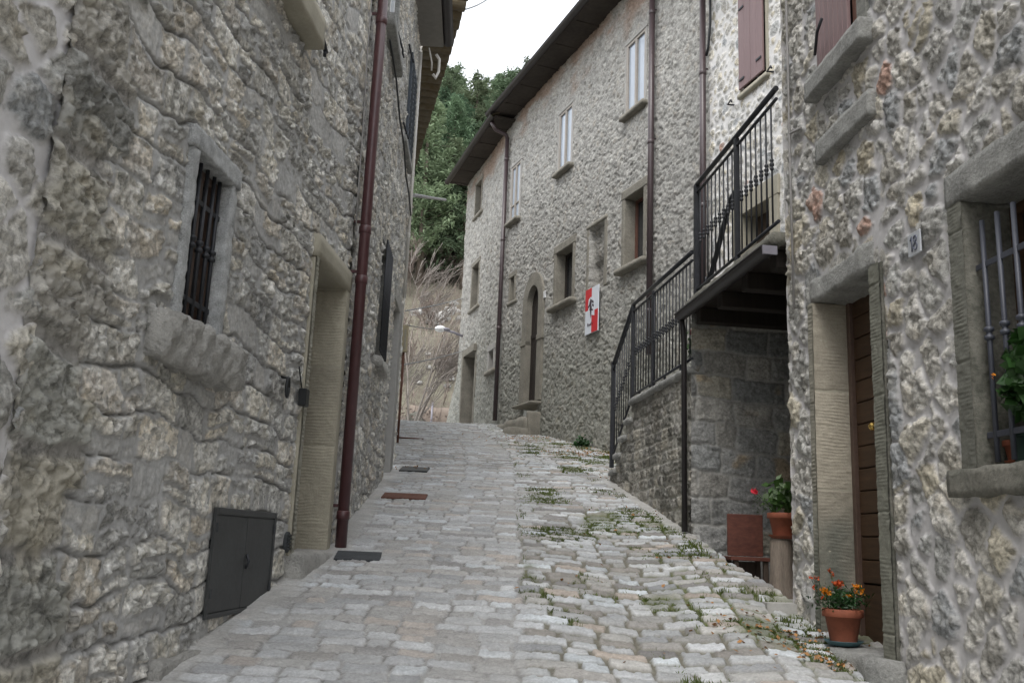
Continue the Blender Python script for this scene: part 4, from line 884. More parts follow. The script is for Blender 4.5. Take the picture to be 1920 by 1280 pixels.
rf = MB(A); rf.poly([(-4.3, 11.46, .60), (5.5, 11.46, .60), (5.5, 13.4, -4.5), (-4.3, 13.4, -4.5)]); rf.pl = B; rf.poly([(-.3, 11.34, .56), (4.3, 11.34, .56), (4.3, 13.2, -4.5), (-.3, 13.2, -4.5)])
rf.build('roof', 'tile', AH)
MB(A).box((2.90, 6.45, .0), (2.99, 6.60, .03), .002).build('door_plate', 'white_paint', AH)
#%%THINGS
# ------------------------------------------------------------------ stair and its railing
ST = thing('staircase', S.W(1, 1.9), 'dark rubble stone staircase with black iron railing rising beside the street', 'staircase')
steps = [(2.22, 3.22), (2.47, 3.03), (2.72, 2.85), (2.97, 2.67), (3.22, 2.49)]
def topf(u): return np.select([u < a for a, z in steps], [z-.06 for a, z in steps], 0)
wall('wall', S, np.arange(0, 3.24, .0125), np.arange(1.3, 3.2, .0125), style_stair, ST, top=topf)
wall('wall', PIL, np.arange(-.02, 2.5, .014), np.arange(1.1, 3.76, .014), style_pillar, ST)
MB(S).rough((-.02, 3.16, -1.3), (2.26, 3.235, .05), .06, .012, 51, .02).build('coping', 'grey_stone', ST)
pu = 2.22
for a, z in steps[1:]:
    MB(S).rough((pu-.06, z-.075, -1.25), (a+.02, z, .055), .05, .014, int(a*40), .02).build('step', 'grey_stone', ST)
    MB(S).box((pu-.1, 2.0, -1.2), (a-.03, z-.07, -.03), 0).build('riser', 'brown_stone', ST)
    pu = a
MB(S).rough((3.18, 2.15, -1.2), (3.32, 2.33, .03), .05, .014, 58, .02).build('step', 'grey_stone', ST)
def rail_run(parent, pts_top, zb, us, o, pl, m='iron', colz=.5, second=.085):
    """posts, top rail, second rail, bottom rail and collared balusters"""
    t = MB(pl)
    for (a, b) in zip(pts_top, pts_top[1:]):
        t.tube([(a[0], a[1], o), (b[0], b[1], o)], .022, 8)
    h = t.build('handrail', m, parent)
    t = MB(pl)
    for (a, b) in zip(pts_top, pts_top[1:]): t.tube([(a[0], a[1]-second, o), (b[0], b[1]-second, o)], .014, 6)
    t.build('under_rail', m, parent)
    t = MB(pl)
    for (a, b) in zip(zb, zb[1:]): t.tube([(a[0], a[1], o), (b[0], b[1], o)], .014, 6)
    t.build('bottom_rail', m, parent)
    tu = [p[0] for p in pts_top]; tz = [p[1] for p in pts_top]; bu = [p[0] for p in zb]; bz = [p[1] for p in zb]
    for u in us:
        z1 = np.interp(u, tu, tz)-second; z0 = np.interp(u, bu, bz); zc = z0+(z1-z0)*colz
        b = MB(pl); b.tube([(u, z0, o), (u, z1, o)], .0075, 6)
        b.lathe(pl.W(u, zc, o), [(.007, -.05), (.016, -.038), (.016, -.028), (.009, -.02), (.018, -.006), (.018, .006), (.009, .02), (.016, .028), (.016, .038), (.007, .05)], 8)
        b.build('baluster', m, parent)
rl = MB(S); rl.box((3.18, 2.52, -.02), (3.23, 3.86, .03), .004); rl = rl.build('railing', 'iron', ST)
rail_run(rl, [(-.02, 4.33), (2.22, 4.37), (3.21, 3.83)], [(-.02, 3.30), (2.20, 3.28), (3.21, 2.62)], [.05+.112*k for k in range(28) if abs(.05+.112*k-2.2) > .03], .005, S)
for u, z0, z1 in ((2.20, 3.20, 4.38), (1.32, 3.2, 4.30)): MB(S).box((u-.02, z0, -.015), (u+.02, z1, .025), .004).build('post', 'iron', rl)
for u in (.35, .9, 1.45, 1.9): MB(S).box((u-.012, 3.21, -.01), (u+.012, 3.30, .012), .002).build('foot', 'iron', rl)
b = MB(S); b.tube([(.62, 4.28, -.35), (.60, 4.22, -.35), (.45, 4.30, -.35), (-.10, 4.86, -.35), (-.28, 4.90, -.35)], .026, 10); b.build('handrail', 'iron', rl)
# ------------------------------------------------------------------ balcony
BA = thing('balcony', S.W(-1.0, 3.65), 'stone balcony slab with black iron balustrade and dark gutter above the recess', 'balcony')
MB(S).rough((-2.08, 3.74, -2.3), (.03, 3.85, .07), .06, .012, 61, .02).build('slab', 'mossy_stone', BA)
for k in range(4): MB(S).box((-1.98+k*.58, 3.60, -2.2), (-1.86+k*.58, 3.735, .0), .006).build('beam', 'dark_wood', BA)
MB(S).box((-2.08, 3.735, -2.25), (.02, 3.742, .0), 0).build('ceiling_board', 'dark_wood', BA)
gutter(BA, S, -2.10, .02, 3.715, .105, .06, 'dark_gutter')
g0 = MB(S); g0.box((-2.10, 3.655, .05), (-2.115, 3.72, .16), .002); g0.build('gutter_cap', 'lamp_grey', BA)
bp_ = MB(S); bp_.tube([(.0, 3.67, .10), (.0, 3.58, .09), (.03, 3.45, .07), (.03, 1.72, .06)], .026, 12); bp_.build('drainpipe', 'dark_gutter', BA)
rb = MB(S); rb.box((-.24, 3.80, .0), (-.19, 4.93, .05), .004); rb = rb.build('railing', 'iron', BA)
rail_run(rb, [(-2.09, 4.965), (-.215, 4.93)], [(-2.09, 3.92), (-.215, 3.90)], [-.215-.104*k for k in range(1, 18)], .025, S)
MB(S).box((-1.28, 3.86, .005), (-1.235, 4.93, .045), .004).build('post', 'iron', rb)
# ------------------------------------------------------------------ sign, plaque, fittings
sg = MB(A).box((.36, 5.26, .05), (.88, 6.10, .07), .002).build('sign', 'sign_white', None, at=A.W(.62, 5.26, .05))
tag(sg, 'red and white quartered sign with a dark emblem hung on the long beige house', 'sign')
MB(A).box((.625, 5.70, .0705), (.878, 6.098, .0725), 0).build('red_quarter', 'red_paint', sg); MB(A).box((.362, 5.262, .0705), (.615, 5.66, .0725), 0).build('red_quarter', 'red_paint', sg)
shd = [(.50, 5.56), (.74, 5.62), (.76, 5.78), (.74, 5.90), (.66, 5.93), (.56, 5.91), (.49, 5.82)]
MB(A).prism(shd, .0728, .0745).build('emblem_ground', 'sign_white', sg)
em = MB(A)
for P_ in ([(.66, 5.90), (.70, 5.84), (.62, 5.80), (.60, 5.86)], [(.70, 5.84), (.72, 5.78), (.64, 5.74), (.62, 5.81)], [(.72, 5.80), (.76, 5.77), (.74, 5.73), (.69, 5.76)], [(.58, 5.86), (.53, 5.82), (.55, 5.79), (.61, 5.83)],
           [(.68, 5.76), (.70, 5.69), (.60, 5.68), (.61, 5.76)], [(.56, 5.79), (.52, 5.75), (.54, 5.72), (.61, 5.77)], [(.68, 5.70), (.66, 5.60), (.64, 5.53), (.62, 5.60), (.61, 5.70)], [(.60, 5.70), (.55, 5.68), (.56, 5.66), (.61, 5.67)]):
    em.prism(P_, .0748, .0765)
em.build('emblem', 'sign_black', sg)
lt = MB(A)
for pts in ([(.765, 5.40), (.765, 5.47)], [(.765, 5.425), (.735, 5.445)], [(.755, 5.43), (.735, 5.40)], [(.72, 5.43), (.70, 5.435), (.69, 5.405), (.715, 5.405), (.72, 5.43)], [(.675, 5.435), (.67, 5.405), (.65, 5.408), (.648, 5.435)], [(.63, 5.40), (.63, 5.45), (.60, 5.46)], [(.64, 5.43), (.61, 5.43)], [(.59, 5.43), (.57, 5.44), (.56, 5.41)]):
    lt.tube([(u, z, .0755) for u, z in pts], .004, 5)
lt.build('lettering', 'sign_black', sg)
pq = MB(R1).box((-1.935, 3.075, .035), (-1.81, 3.195, .045), .003).build('house_number', 'plaque', None, at=R1.W(-1.87, 3.07, .04))
tag(pq, 'small pale house number plaque 18 on the stone wall right of the brown door', 'number plaque')
nm = MB(R1); z0, z1 = 3.095, 3.175
nm.tube([(-1.842, z1-.02, .047), (-1.857, z1, .047), (-1.857, z0, .047)], .0042, 5)
for zc, r in ((z0+.021, .019), (z1-.019, .016)):
    nm.tube([(-1.89+r*.85*math.cos(a*.5236), zc+r*math.sin(a*.5236), .047) for a in range(13)], .004, 5)
nm.build('digits', 'plaque_ink', pq)
cb = MB(L1)
cb.box((-2.37, 1.115, .005), (-2.335, 1.69, .022)); cb.box((-1.385, 1.115, .005), (-1.35, 1.69, .022)); cb.box((-2.335, 1.655, .005), (-1.385, 1.69, .022)); cb.box((-2.335, 1.115, .005), (-1.385, 1.14, .022)); cb.box((-2.335, 1.14, -.1), (-1.385, 1.655, .01), 0)
cb = cb.build('meter_cabinet', 'cabinet', None, at=L1.W(-1.86, 1.115, .0)); tag(cb, 'dark grey two door metal meter cabinet set low in the left wall', 'cabinet')
for a, b_ in ((-2.33, -1.863), (-1.857, -1.39)): MB(L1).box((a, 1.145, .004), (b_, 1.65, .016), .003).build('door', 'cabinet', cb)
hb = MB(L1); hb.tube([(-1.83, 1.36, .018), (-1.83, 1.40, .034), (-1.83, 1.44, .018)], .008, 6); hb.build('handle', 'iron', cb)
for z in (1.22, 1.56):
    MB(L1).box((-2.345, z, .016), (-2.33, z+.05, .026), .002).build('hinge', 'grate', cb); MB(L1).box((-1.39, z, .016), (-1.375, z+.05, .026), .002).build('hinge', 'grate', cb)
bl = MB(L1).box((-1.14, 2.41, .02), (-1.06, 2.53, .075), .006).build('doorbell', 'black', None, at=L1.W(-1.1, 2.41, .02)); tag(bl, 'small black box doorbell on the wall beside the sandstone doorway', 'doorbell')
b = MB(L1); b.tube([(-1.10, 2.53, .03), (-1.16, 2.60, .03), (-1.22, 2.66, .035)], .005, 5); b.build('wire', 'black', bl)
rg = MB(L1); rg.tube([(-1.47+.022*math.cos(a*.5236), 2.48+.062*math.sin(a*.5236), .05) for a in range(13)], .011, 6); rg = rg.build('iron_ring', 'black', None, at=L1.W(-1.47, 2.42, .04)); tag(rg, 'black oval iron ring on the stones left of the doorbell', 'ring')
MB(L1).tube([(-1.47, 2.54, .05), (-1.47, 2.545, .0)], .008, 6).build('staple', 'black', rg)
vt = MB(L1)
for k in range(5): vt.box((-1.105, 1.46+k*.022, .022), (-1.035, 1.474+k*.022, .03), .001)
c_ = [( -1.07+.045*math.cos(k*.3927), 1.51+.068*math.sin(k*.3927)) for k in range(16)]; vt.prism(c_, .0, .022); vt = vt.build('wall_vent', 'grate', None, at=L1.W(-1.07, 1.45, 0)); tag(vt, 'small oval dark vent cover low on the wall between cabinet and doorway', 'vent')
# drain covers
def grate(x, y, wx, wy, rot, m, label, slots=9):
    z = float(gz(y))+.014; sl_ = .2 if y < 16 else .12
    g = MB(); g.box((-wx/2, -wy/2, -.012), (wx/2, wy/2, .006), .002)
    o = g.build('drain_cover', m, None); o.location = (x, y, z); o.rotation_euler = (math.atan(sl_), 0, R(rot)); tag(o, label, 'drain cover', 'drain covers along the left wall')
    for k in range(slots):
        a = -wx/2+wx*(k+.5)/slots
        s_ = MB(); s_.box((a-wx*.015, -wy*.36, .0065), (a+wx*.015, wy*.36, .0085), 0); s_.build('slot', 'black', o)
grate(-1.07, 7.05, .33, .27, 4, 'grate', 'dark grey slotted drain cover at the foot of the red brown drainpipe')
grate(-1.06, 9.9, .46, .32, 1, 'rust', 'rust red drain cover in the cobbles beyond the red brown drainpipe')
grate(-1.19, 12.1, .36, .40, 0, 'black', 'black drain cover beside the far corner of the left house')
grate(-1.75, 16.6, .46, .22, 12, 'rust', 'small rusty drain cover farthest up the street')
# ------------------------------------------------------------------ recess: bench, stump, pots
bn = thing('wooden_bench', (1.98, 7.62, 1.26), 'small red brown wooden bench seat in the recess under the balcony', 'bench')
MB().box((1.82, 7.60, 1.50), (2.15, 7.92, 1.53), .004).build('seat', 'bench_wood', bn)
bb = MB(); 
bb.box((1.825, 7.72, 1.535), (2.115, 7.745, 1.87), .004); bb.build('backrest', 'bench_wood', bn)
for x in (1.85, 2.09):
    for y in (7.62, 7.86): MB().box((x, y, 1.255), (x+.04, y+.04, 1.50), .003).build('leg', 'old_wood', bn)
MB().box((1.84, 7.88, 1.26), (2.13, 7.90, 1.49), .003).build('back_board', 'old_wood', bn)
sp = MB(); rng = random.Random(5)
rings = []
for z, r in ((1.245, .108), (1.28, .098), (1.36, .089), (1.46, .082), (1.58, .078), (1.66, .074), (1.672, .066)):
    rings.append([sp.bm.verts.new(Vector((2.03+(r+.008*math.sin(k*3+z*3)+.006*math.sin(k*1.3+z*9))*math.cos(k*math.pi/10), 6.92+r*.95*math.sin(k*math.pi/10), z))) for k in range(20)])
for a, b_ in zip(rings, rings[1:]):
    for k in range(20): f = sp.bm.faces.new((a[k], a[(k+1) % 20], b_[(k+1) % 20], b_[k])); f.smooth = True
sp.bm.faces.new(rings[-1]); sp = sp.build('tree_stump', 'stump', None, at=(2.03, 6.92, 1.245)); tag(sp, 'weathered upright log used as a stand in the recess', 'log')
def flower_pot(c, r, h, saucer, label, sm):
    t = thing('flower_pot', c, label, 'flower pot'); c = Vector(c)
    MB().lathe(c, [(r*.62, .012), (r*.64, .02), (r*.86, h*.78), (r*.98, h*.78), (r, h*.80), (r, h-.004), (r*.96, h), (r*.90, h), (r*.88, h*.86), (r*.3, h*.85)], 28).build('pot', 'terracotta', t)
    MB().lathe(c, [(r*.70, 0), (r*.92, .022), (r*.96, .026), (r*.9, .026), (r*.66, .010)], 24).build('saucer', sm, t)
    MB().lathe(c+Vector((0, 0, h*.86)), [(r*.87, 0), (r*.86, .008), (r*.3, .014)], 18).build('soil', 'soil', t)
    return t
fp1 = flower_pot(R1.W(-.82, 1.075, .02), .115, .20, .1, 'terracotta pot of orange marigolds on the step of the brown door', 'saucer_blue')
def plant_part(parent, name, m, pts, size, seed, **k):
    V, F = leaves(pts, size, seed, **k); return obj(name, np_mesh(name, V-np.array(origin_of(parent)), F, smooth=False), m, parent)
rg_ = np.random.default_rng(4); pc = np.array(R1.W(-.82, 1.27, .02))
p = rg_.normal(size=(900, 3))*np.array((.062, .055, .036))+pc+np.array((0, 0, .055)); p = p[p[:, 2] > 1.265]
plant_part(fp1, 'foliage', 'leaf_dark', p, .026, 3, asp=.35)
heads = [(-.105, 0, .10), (-.085, .02, .085), (.075, -.02, .125), (.10, .0, .115), (.09, -.03, .095), (.02, -.03, .075), (-.02, .01, .13), (-.015, 0, .14)]
for i, h_ in enumerate(heads):
    c = pc+np.array(h_)*np.array((1, 1, 1.05)); q = rg_.normal(size=(42, 3))*np.array((.012, .012, .007))+c
    plant_part(fp1, 'flower', 'marigold' if i < 6 else 'orange_red', q, .016, 20+i, asp=.8)
for h_ in [(-.18, 0, .17), (-.14, .01, .17), (-.165, .0, .12), (-.05, .02, .20), (-.06, .02, .215), (-.115, .0, .06)]:
    c = pc+np.array(h_); q = rg_.normal(size=(16, 3))*.006+c
    plant_part(fp1, 'flower', 'orange_red', q, .013, int(900+h_[0]*1000), asp=.8)
    b = MB(); b.tube([pc+np.array((h_[0]*.3, 0, .02)), pc+np.array((h_[0]*.8, 0, h_[2]*.6)), c], .0018, 4); b.build('stem', 'leaf_dark', fp1)
fp2 = flower_pot((2.045, 6.92, 1.675), .115, .185, .1, 'terracotta pot with large pale and green leaves and a red flower on the log', 'terracotta')
pc = np.array((2.02, 6.90, 1.95))
p = rg_.normal(size=(60, 3))*np.array((.055, .05, .065))+pc+np.array((.02, 0, .02)); plant_part(fp2, 'foliage', 'leaf', p, .085, 7, asp=.75)
p = rg_.normal(size=(12, 3))*np.array((.045, .03, .05))+pc+np.array((0, -.05, .06)); plant_part(fp2, 'foliage', 'leaf_pale', p, .085, 8, asp=.65)
p = rg_.normal(size=(160, 3))*np.array((.05, .04, .035))+pc+np.array((-.09, 0, -.02)); plant_part(fp2, 'foliage', 'leaf', p, .022, 9, asp=.35)
q = rg_.normal(size=(40, 3))*.011+np.array((1.825, 6.88, 2.005)); plant_part(fp2, 'flower', 'geranium', q, .02, 10, asp=.8)
b = MB(); b.tube([(1.99, 6.9, 1.86), (1.90, 6.89, 1.95), (1.825, 6.88, 2.0)], .003, 5); b.build('stem', 'leaf', fp2)
# plants standing inside the grille window at the right
fp3 = flower_pot(R1.W(-2.345, 1.98, -.12), .058, .115, .1, 'small terracotta pot behind the window bars beside the green planter', 'terracotta')
pl_ = thing('planter_box', R1.W(-2.66, 1.98, -.13), 'dark green planter box of geranium leaves behind the bars of the right window', 'planter')
b = MB(R1); b.box((-2.95, 1.98, -.20), (-2.41, 2.12, -.06), .008); b.box((-2.96, 2.10, -.21), (-2.40, 2.125, -.05), .004); b.build('trough', 'planter', pl_)
W_ = lambda u, z, o: np.array(R1.W(u, z, o))
pts = []
for k in range(330):
    a = rg_.normal(size=3); a /= np.linalg.norm(a); r = .55+.45*rg_.random()
    pts.append(W_(-2.60+a[0]*.225*r, 2.37+a[1]*.20*r+.05*a[0]*-1, -.06+a[2]*.10*r))
plant_part(pl_, 'foliage', 'leaf_dim', pts, .062, 31, asp=.95)
pts = [W_(-2.60+rg_.normal()*.1, 2.34+rg_.normal()*.09, -.10+rg_.normal()*.04) for k in range(200)]; plant_part(pl_, 'foliage', 'leaf_dark', pts, .062, 32, asp=.9)
b = MB(R1)
for k in range(9): b.tube([(-2.50-.045*k, 2.1, -.13), (-2.52-.03*k, 2.2, -.11), (-2.45-.045*k, 2.36, -.08)], .004, 5)
b.build('stems', 'leaf', pl_)
q = [W_(-2.40+rg_.normal()*.008, 2.36+rg_.normal()*.01, .01+rg_.normal()*.006) for k in range(5)]; plant_part(pl_, 'flower', 'marigold', q, .016, 33)
# geranium on the stair landing
fp4 = flower_pot(S.W(.30, 3.235, -.18), .09, .15, .1, 'terracotta pot of bright green leaves behind the stair railing', 'terracotta')
q = np.array(S.W(.27, 3.45, -.12))+rg_.normal(size=(110, 3))*np.array((.05, .05, .06)); plant_part(fp4, 'foliage', 'leaf', q, .055, 41, asp=.9)
q = np.array(S.W(.28, 3.62, -.10))+rg_.normal(size=(30, 3))*.012; plant_part(fp4, 'flower', 'geranium', q, .02, 42)
# small evergreen weed at the foot of the long house
sh = thing('weed', A.W(.70, float(gz(15)), .2), 'dark green leafy weed growing at the foot of the long beige house', 'weed')
q = np.array(A.W(.70, 3.30, .16))+rg_.normal(size=(90, 3))*np.array((.07, .06, .05)); q = q[q[:, 2] > 3.12]; plant_part(sh, 'foliage', 'leaf_dark', q, .07, 43, asp=.8)
# ------------------------------------------------------------------ grass, dead leaves
def scatter(n, fn, rng):
    P_ = []
    while len(P_) < n:
        p = fn(rng)
        if p is not None: P_.append(p)
    return np.array(P_)
def sz(x, y): return gz(y)+.022*fbm(x*.8, y*.6, 33, 2)+.004-.065*ss(1.35, 1.9, x)*ss(6.6, 6.2, y)+dip(x, y)
def make_grass():
    rng = np.random.default_rng(9); X = rng.uniform(-.1, 2.1, 420000); Y = rng.uniform(4.2, 16.5, 420000)
    xr = np.interp(Y, [0, 6.25, 6.42, 7.27, 8.4, 11.6, 12, 15.6], [2.0, 1.93, 1.86, 1.70, 1.62, 1.2, 1.9, 1.75])
    d = fbm(X*2.2, Y*1.6, 35, 4)+.25*ss(.5, 1.6, X)-.08
    r = (Y+.045*fbm(X*2, Y*2, 22, 3)+.02*fbm(X*6, Y*3, 19, 2)+.05*np.sin(X*1.7))/.122; fr = r-np.floor(r)
    cl = ss(-.18, .14, fbm(X*3.3+4, Y*2.6, 97, 3)+.35*d)
    k = (X < xr) & (rng.random(X.shape) < cl*ss(.0, .5, d+.15)*np.where(np.minimum(fr, 1-fr) < .20, 1, .12)) & (X > .1+.25*rng.random(X.shape))
    X, Y = X[k], Y[k]; n = len(X); Z = sz(X, Y)
    hgt = rng.uniform(.008, .030, n)*(1+.8*ss(.25, .5, fbm(X*2.5, Y*2.5, 98, 2))); a = rng.uniform(0, 6.28, n); w_ = rng.uniform(.002, .0045, n)+.0002*Y
    lean = rng.normal(size=(n, 2))*.012
    dx, dy = np.cos(a)*w_, np.sin(a)*w_
    V = np.stack([np.stack([X-dx, Y-dy, Z], -1), np.stack([X+dx, Y+dy, Z], -1), np.stack([X+lean[:, 0]+dx*.3, Y+lean[:, 1], Z+hgt], -1), np.stack([X+lean[:, 0]-dx*.3, Y+lean[:, 1], Z+hgt*.96], -1)], 1).reshape(-1, 3)
    o = obj('moss_grass', np_mesh('moss_grass', V, np.arange(n*4).reshape(n, 4), smooth=False), 'grass', kind='stuff')
    rng = np.random.default_rng(19)
    cs = [(1.62, 5.55, .22, 80), (1.78, 5.25, .12, 40), (1.5, 5.9, .2, 30), (1.30, 15.1, .40, 260), (1.65, 14.6, .25, 90), (.30, 17.2, .5, 160), (1.0, 16.0, .45, 90), (.6, 17.6, .3, 60), (1.45, 9.5, .25, 18), (1.1, 8.2, .3, 10), (1.5, 7.4, .2, 12), (-1.25, 12.2, .12, 18), (.7, 6.5, .5, 8), (1.2, 5.0, .4, 8), (1.3, 12.0, .2, 26)]
    P_ = np.concatenate([np.stack([rng.normal(a, s, n), rng.normal(b, s*.8, n)], 1) for a, b, s, n in cs])
    px = (P_[:, 0]-A.p[0])*A.n[0]+(P_[:, 1]-A.p[1])*A.n[1]; P_ = P_[(px > .03) | (P_[:, 1] < 13)]
    z = sz(P_[:, 0], P_[:, 1])+.02+rng.random(len(P_))*.006
    V, F = leaves(np.column_stack([P_, z]), .034, 5, asp=.6, up=1.6)
    obj('fallen_leaves', np_mesh('fallen_leaves', V, F, smooth=False), 'dry', kind='stuff')
make_grass()
# ------------------------------------------------------------------ lamp and wires across the gap
lm = thing('street_lamp', (-1.35, 24.3, 6.9), 'white headed street lamp on an arm at the far corner of the long house', 'street lamp')
b = MB(); b.tube([(-1.30, 24.3, 6.87), (-1.55, 24.25, 6.95), (-1.75, 24.2, 7.0), (-1.86, 24.2, 7.01)], .035, 8); b.build('arm', 'lamp_grey', lm)
b = MB(); b.ball((-1.80, 24.2, 7.02), .09, 3, (1.5, 1, .55)); b.build('housing', 'lamp_grey', lm)
b = MB(); b.ball((-1.93, 24.2, 7.03), .12, 3, (1.25, 1, .75)); b.build('lamp_head', 'lamp_white', lm)
def wire(pts, r, label, m='wire'):
    b = MB(); b.tube(pts, r, 6); o = b.build('overhead_wire', m, None, at=pts[0]); tag(o, label, 'wire', 'wires strung across the gap'); return o
def sag(a, b, s, n=10): return [tuple(np.array(a)*(1-k/n)+np.array(b)*k/n-np.array((0, 0, s*4*(k/n)*(1-k/n)))) for k in range(n+1)]
wire(sag((-1.60, 13.5, 4.66), (-1.90, 24.2, 7.02), .02), .010, 'taut grey cable from the tan wall box to the lamp head')
wire(sag((-1.46, 12.3, 6.25), (-1.70, 20.6, 9.32), .0, 4), .030, 'thick pale metal bar reaching out from the left corner under the eaves')
wire(sag((-1.75, 14, 4.98), (-1.38, 24.9, 8.1), .03), .013, 'thin wire just above the street lamp')
wire(sag((-1.72, 14, 4.13), (-1.3, 24.6, 6.55), .03), .012, 'thin wire just below the street lamp')
wire(sag((-1.14, 13.2, 9.68), (-.62, 20.5, 14.9), .15), .014, 'thin dark wire rising into the sky from the tiled eaves', 'black')
jb = thing('junction_box', (-1.60, 13.5, 3.0), 'tan junction box on a thin pole behind the far left corner', 'junction box')
MB().box((-1.66, 13.45, 4.24), (-1.55, 13.53, 4.65), .008).build('box', 'tan_box', jb); MB().box((-1.60, 13.443, 4.28), (-1.57, 13.452, 4.58), .002).build('cover', 'sandstone', jb)
MB().tube([(-1.60, 13.5, 2.9), (-1.60, 13.5, 4.25)], .018, 8).build('pole', 'rust', jb)
# ------------------------------------------------------------------ trees
def conifer(seed, Ht):
    rng = np.random.default_rng(seed); P_ = []
    tb = MB(); lean = rng.normal(size=2)*.15
    tb.tube([(0, 0, 0), (lean[0]*.4, lean[1]*.4, Ht*.5), (lean[0], lean[1], Ht*.98)], [Ht*.018, Ht*.011, .02], 7)
    nb = int(Ht*11)
    for k in range(nb):
        t = .16+.84*(k/nb)**.9; z = Ht*t; L = Ht*.27*(1-t)**.72*(.55+.7*rng.random())+.25; a = rng.uniform(0, 6.283)
        c, s = math.cos(a), math.sin(a); n = int(6+L*26)
        q = rng.random(n)**.7*L; rise = .12*q+.10*(q/L)**2*L
        w_ = .10+.16*q*(1.1-q/L)
        x = c*q+rng.normal(size=n)*w_; y = s*q+rng.normal(size=n)*w_; zz = z+rise+rng.normal(size=n)*.16
        P_.append(np.stack([x+lean[0]*t, y+lean[1]*t, zz], 1))
        if k % 3 == 0: tb.tube([(lean[0]*t, lean[1]*t, z), (c*L*.8+lean[0]*t, s*L*.8+lean[1]*t, z+.16*L)], [.035, .01], 4)
    P_ = np.concatenate(P_); V, F = leaves(P_, .36, seed+50, asp=.28, up=.5)
    me = np_mesh('crown', V, F, smooth=False)
    tb.bm.normal_update(); tm = bpy.data.meshes.new('trunk'); tb.bm.to_mesh(tm); tb.bm.free(); return tm, me
def bare(seed, Ht, stems=3, wind=.25, r0=.06, lv=4, spread=.45, thin=.011):
    rng = random.Random(seed); mbk = MB()
    def grow(p, d, L, r, lev):
        n = 4; pts = [p]; q = Vector(p); dd = Vector(d)
        for k in range(n):
            dd = (dd+Vector((rng.gauss(0, .10)+wind*.08, rng.gauss(0, .10), rng.gauss(0, .06)+.05))).normalized(); q = q+dd*L/n; pts.append(q.copy())
        rs = [max(thin, r*(1-.5*k/n)) for k in range(n+1)]
        mbk.tube(pts, rs, 3 if lev > 1 else 6, cap=False)
        if lev >= lv: return
        for k in range(rng.randint(3, 5) if lev < lv-1 else 4):
            i = rng.randint(1, n); dv = Vector((rng.gauss(wind, spread), rng.gauss(0, spread), rng.gauss(.35, .25)))
            grow(pts[i], (dd+dv).normalized(), L*rng.uniform(.45, .75), rs[i]*.6, lev+1)
    for k in range(stems):
        grow(Vector((rng.gauss(0, .12), rng.gauss(0, .12), 0)), Vector((rng.gauss(wind*.3, .18), rng.gauss(0, .15), 1)).normalized(), Ht*rng.uniform(.38, .5), r0*rng.uniform(.6, 1), 0)
    me = bpy.data.meshes.new('bare_tree'); mbk.bm.to_mesh(me); mbk.bm.free(); return me
cone = [conifer(100+k, h) for k, h in enumerate((11, 12.5, 10, 13.5, 9))]
for m_, c_ in cone: m_.materials.append(M['bark']); c_.materials.append(M['needle'])
rng = random.Random(77); n_t = 0
place_words = ['pine', 'fir']
y = 50.0; row = 0
pos = []
while y < 113:
    x = -.30*y-1
    while x < .16*y+2:
        pos.append((x+rng.uniform(-1.3, 1.3), y+rng.uniform(-1.4, 1.4))); x += 3.5
    y += 4.3; row += 1
print('conifers', len(pos))
for i, (x, y) in enumerate(sorted(pos, key=lambda p: abs(p[0]+.05*p[1]))[:290]):
    tm, cm = cone[rng.randrange(5)]; z = float(hill(np.array(x), np.array(y)))-.3
    hz = 'near the foot of the wooded hillside' if y < 66 else 'halfway up the wooded hillside' if y < 90 else 'near the top of the wooded hillside'
    t = thing('pine_tree', (x, y, z), 'green pine tree '+hz+' above the street', 'tree', 'pines on the wooded hillside')
    s = rng.uniform(.72, 1.12); t.scale = (s*rng.uniform(.95, 1.2), s*rng.uniform(.95, 1.2), s); t.rotation_euler = (0, 0, rng.uniform(0, 6.28))
    o = bpy.data.objects.new('trunk', tm); COL.objects.link(o); o.parent = t
    o = bpy.data.objects.new('crown', cm); COL.objects.link(o); o.parent = t
bm1 = bare(5, 6.3, 4, .40, .042, 4, .42, .008); o = obj('bare_tree', bm1, 'pale_bark'); o.location = (-2.75, 27, float(gz(27))-.05)
tag(o, 'tall pale leafless tree with upswept branches in the gap between the houses', 'tree')
bm2 = [bare(20+k, 3.6, 4, .15, .03, 4, .55, .009) for k in range(3)]
for m_ in bm2: m_.materials.append(M['twig'])
rng = random.Random(3)
for i in range(18):
    y = rng.uniform(30, 55); x = rng.uniform(-.135*y-1, -.01*y+1.0); o = bpy.data.objects.new('bare_shrub', bm2[i % 3]); COL.objects.link(o)
    o.location = (x, y, float(hill(np.array(x), np.array(y)))-.1); s = rng.uniform(.5, 1.1); o.scale = (s, s, s); o.rotation_euler = (0, 0, rng.uniform(0, 6.28))
    tag(o, 'leafless brown shrub on the dry slope behind the houses', 'shrub', 'leafless shrubs on the dry slope')
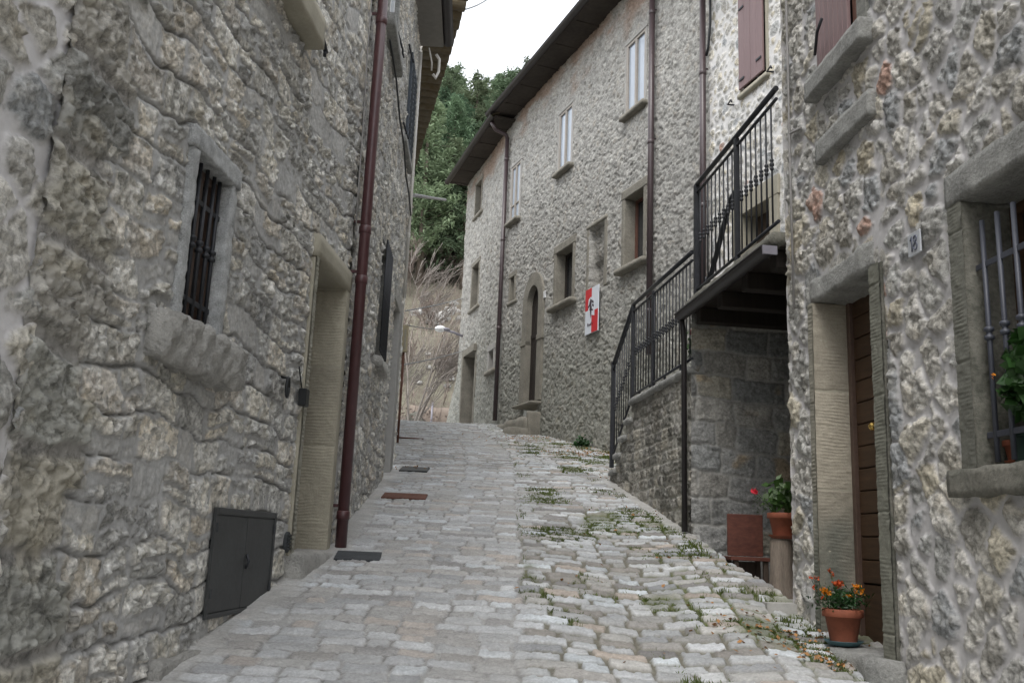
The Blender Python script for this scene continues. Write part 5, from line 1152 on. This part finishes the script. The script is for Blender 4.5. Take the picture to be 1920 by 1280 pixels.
def make_brush():
    rng = np.random.default_rng(8); n = 4500; Y = rng.uniform(29, 62, n); X = rng.uniform(-.2, .06, n)*Y+rng.normal(size=n)
    k = fbm(X*.35, Y*.3, 71, 3) > -.25; X, Y = X[k], Y[k]; n = len(X); Z = hill(X, Y)-.05
    hh = rng.uniform(.3, 1.5, n); a = rng.uniform(0, 6.28, n); w_ = rng.uniform(.007, .018, n); l = rng.normal(size=(n, 2))*.35*hh[:, None]; l[:, 0] += .15*hh
    dx, dy = np.cos(a)*w_, np.sin(a)*w_
    V = np.stack([np.stack([X-dx, Y-dy, Z], -1), np.stack([X+dx, Y+dy, Z], -1), np.stack([X+l[:, 0]+dx*.5, Y+l[:, 1]+dy*.5, Z+hh], -1), np.stack([X+l[:, 0]-dx*.5, Y+l[:, 1]-dy*.5, Z+hh], -1)], 1).reshape(-1, 3)
    obj('dry_brush', np_mesh('dry_brush', V, np.arange(n*4).reshape(n, 4), smooth=False), 'twig', kind='stuff')
make_brush()
rng = random.Random(12)
rm = []
for k in range(3):
    b = MB(); b.rough((-.3, -.25, -.2), (.3, .25, .22), .09, .16, 70+k, .14, 3); me = bpy.data.meshes.new('rock'); b.bm.to_mesh(me); b.bm.free(); me.materials.append(M['limestone']); rm.append(me)
for i in range(34):
    big = i < 24
    y = rng.uniform(43.5, 47) if big else rng.uniform(33, 40); x = rng.uniform(-.108*y, -.045*y) if big else rng.uniform(-.1*y, -.05*y)
    o = bpy.data.objects.new('rock', rm[i % 3]); COL.objects.link(o); o.location = (x, y, float(hill(np.array(x), np.array(y)))+.05); s = rng.uniform(.5, 1.3)*(1 if big else .6); o.scale = (s, s, s*.8); o.rotation_euler = (0, 0, rng.uniform(0, 6))
    tag(o, 'pale limestone rock lying on the dry slope behind the street lamp' if big else 'small pale rock low on the dry slope', 'rock', 'pale rocks on the slope' if big else 'small low rocks')
bw = MB(); bw.rough((-3.4, 31, 3.6), (2.5, 31.5, 5.9), .25, .06, 81, .05, 1.5); bw = bw.build('retaining_wall', 'brick_wall', None, at=(-.5, 31.2, 3.8)); tag(bw, 'low brownish masonry retaining wall at the top of the street', 'wall')
bx = thing('rubble_heap', (-2.85, 28.6, 4.3), 'dark mossy rubble heap below the bare tree at the top of the street', 'rubble heap')
MB().rough((-3.25, 28.2, 4.1), (-2.50, 29.0, 5.15), .10, .25, 85, .25, 2).build('stone_pile', 'mossy_stone', bx)
V, F = leaves(np.random.default_rng(2).normal(size=(500, 3))*np.array((.35, .3, .28))+np.array((-2.85, 28.5, 4.9)), .10, 3); obj('creeper', np_mesh('creeper', V-np.array(bx.location), F, smooth=False), 'twig', bx)
pp = MB(); pp.tube([(-2.34, 28, 4.3), (-2.34, 28, 5.60)], .03, 8); pp = pp.build('metal_post', 'lamp_grey', None, at=(-2.34, 28, 4.3)); tag(pp, 'short grey metal post standing at the top of the street', 'post')
